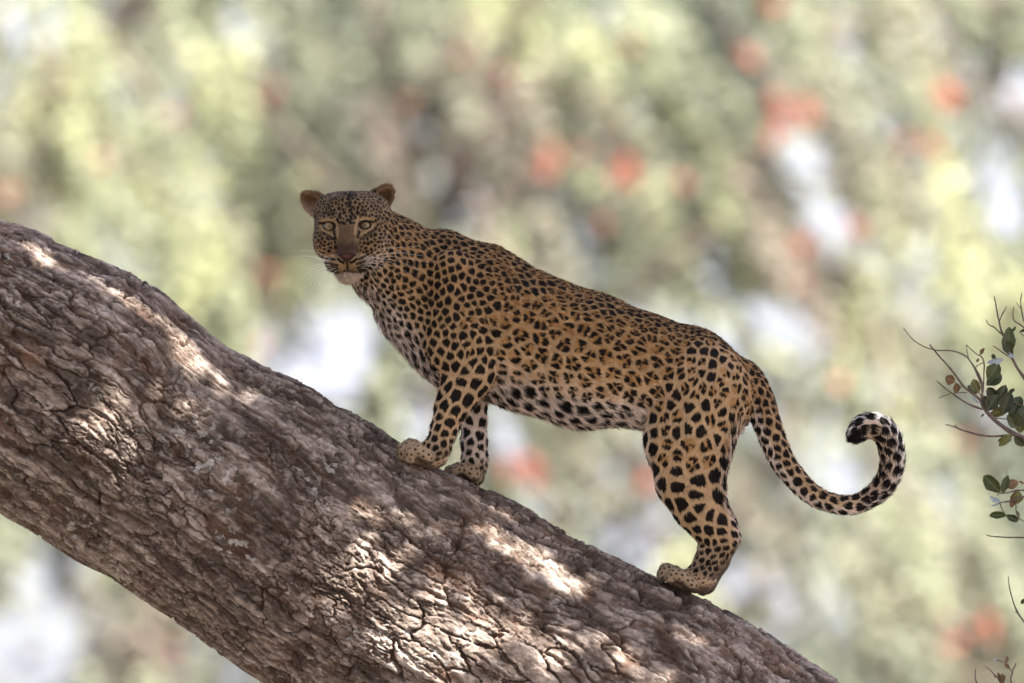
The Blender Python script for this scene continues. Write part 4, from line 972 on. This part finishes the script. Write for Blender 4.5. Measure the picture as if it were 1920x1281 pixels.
BL = {k: [blade(c, f, nn, s) for c, f, nn, s in ((.3, .25, 0, 1), (.5, .15, 1, 2), (.15, .4, 0, 3))] for k in LM}
for k in LM:
    for b in BL[k]: b.materials.append(LM[k])
# (base x, base y, tip x, tip y, width, colour)
LVS = [(1893, 664, 1892, 613, 25, 'g'), (1899, 668, 1880, 636, 18, 'd'), (1852, 712, 1874, 682, 29, 'g'), (1850, 722, 1880, 700, 26, 'd'), (1835, 738, 1826, 711, 20, 'o'), (1832, 740, 1815, 722, 15, 'g'),
       (1792, 716, 1773, 708, 20, 'b'), (1793, 718, 1796, 738, 17, 'b'), (1857, 778, 1888, 770, 20, 'o'), (1850, 770, 1872, 740, 26, 'd'), (1855, 765, 1845, 742, 18, 'd'), (1866, 760, 1888, 722, 24, 'd'), (1870, 745, 1852, 728, 22, 'd'),
       (1880, 778, 1895, 735, 27, 'd'), (1895, 785, 1915, 742, 30, 'd'), (1888, 780, 1920, 798, 28, 'g'), (1905, 800, 1925, 760, 30, 'd'), (1912, 812, 1920, 785, 26, 'o'), (1930, 800, 1905, 775, 24, 'd'),
       (1897, 814, 1875, 838, 18, 'o'), (1900, 816, 1872, 829, 12, 'g'), (1902, 818, 1922, 838, 16, 'd'), (1850, 680, 1883, 674, 13, 's'), (1888, 660, 1903, 671, 8, 's'), (1822, 742, 1838, 756, 6, 's'), (1868, 672, 1858, 664, 9, 'd'),
       (1838, 666, 1846, 652, 8, 'b'), (1836, 672, 1832, 680, 5, 'b'), (1898, 622, 1905, 612, 6, 'd'), (1926, 617, 1912, 622, 6, 'd'), (1888, 742, 1904, 728, 8, 'd'), (1846, 776, 1840, 782, 4, 'd'),
       (1877, 924, 1845, 892, 27, 'g'), (1880, 926, 1889, 890, 17, 'g'), (1884, 912, 1910, 902, 22, 'b'), (1902, 928, 1914, 918, 10, 'b'), (1901, 925, 1897, 953, 14, 'b'), (1912, 922, 1906, 946, 20, 'o'), (1922, 908, 1911, 903, 5, 'b'),
       (1888, 967, 1855, 967, 15, 'g'), (1886, 966, 1912, 977, 14, 'd'), (1878, 942, 1856, 932, 10, 's'), (1877, 943, 1857, 950, 4, 's'), (1908, 958, 1912, 971, 6, 'o'), (1926, 1124, 1914, 1134, 9, 'g'),
       (1887, 1245, 1889, 1228, 8, 'b'), (1884, 1246, 1893, 1254, 8, 'b'), (1878, 1284, 1872, 1262, 8, 'b'), (1878, 1284, 1880, 1263, 8, 'b'), (1878, 1284, 1885, 1266, 7, 'b'), (1868, 1272, 1864, 1264, 4, 'b'), (1872, 1236, 1862, 1237, 4, 's')]
rl = random.Random(4)
for (x0, y0, x1, y1, w, c) in LVS:
    d0, d1 = rl.uniform(8, 30), rl.uniform(-4, 8)
    a = W(np.array([(x0, y0, d0)]))[0]; L_ = math.hypot(x1 - x0, y1 - y0) / PPM
    X_ = W(np.array([(x1, y1, d0 + d1)]))[0] - a; X_ /= np.linalg.norm(X_)
    Zf = -EY + EX * rl.uniform(-.45, .45) + EZ * rl.uniform(-.5, .35); Zf -= X_ * (Zf @ X_); Zf /= np.linalg.norm(Zf); Yv = np.cross(Zf, X_)
    o = obj('leaf', rl.choice(BL[c]), None, shrub)
    M4 = Matrix(((X_[0] * L_, Yv[0] * w * 1.03 / PPM, Zf[0] * L_, a[0] - sh_base[0]), (X_[1] * L_, Yv[1] * w * 1.03 / PPM, Zf[1] * L_, a[1] - sh_base[1]), (X_[2] * L_, Yv[2] * w * 1.03 / PPM, Zf[2] * L_, a[2] - sh_base[2]), (0, 0, 0, 1)))
    o.matrix_local = M4
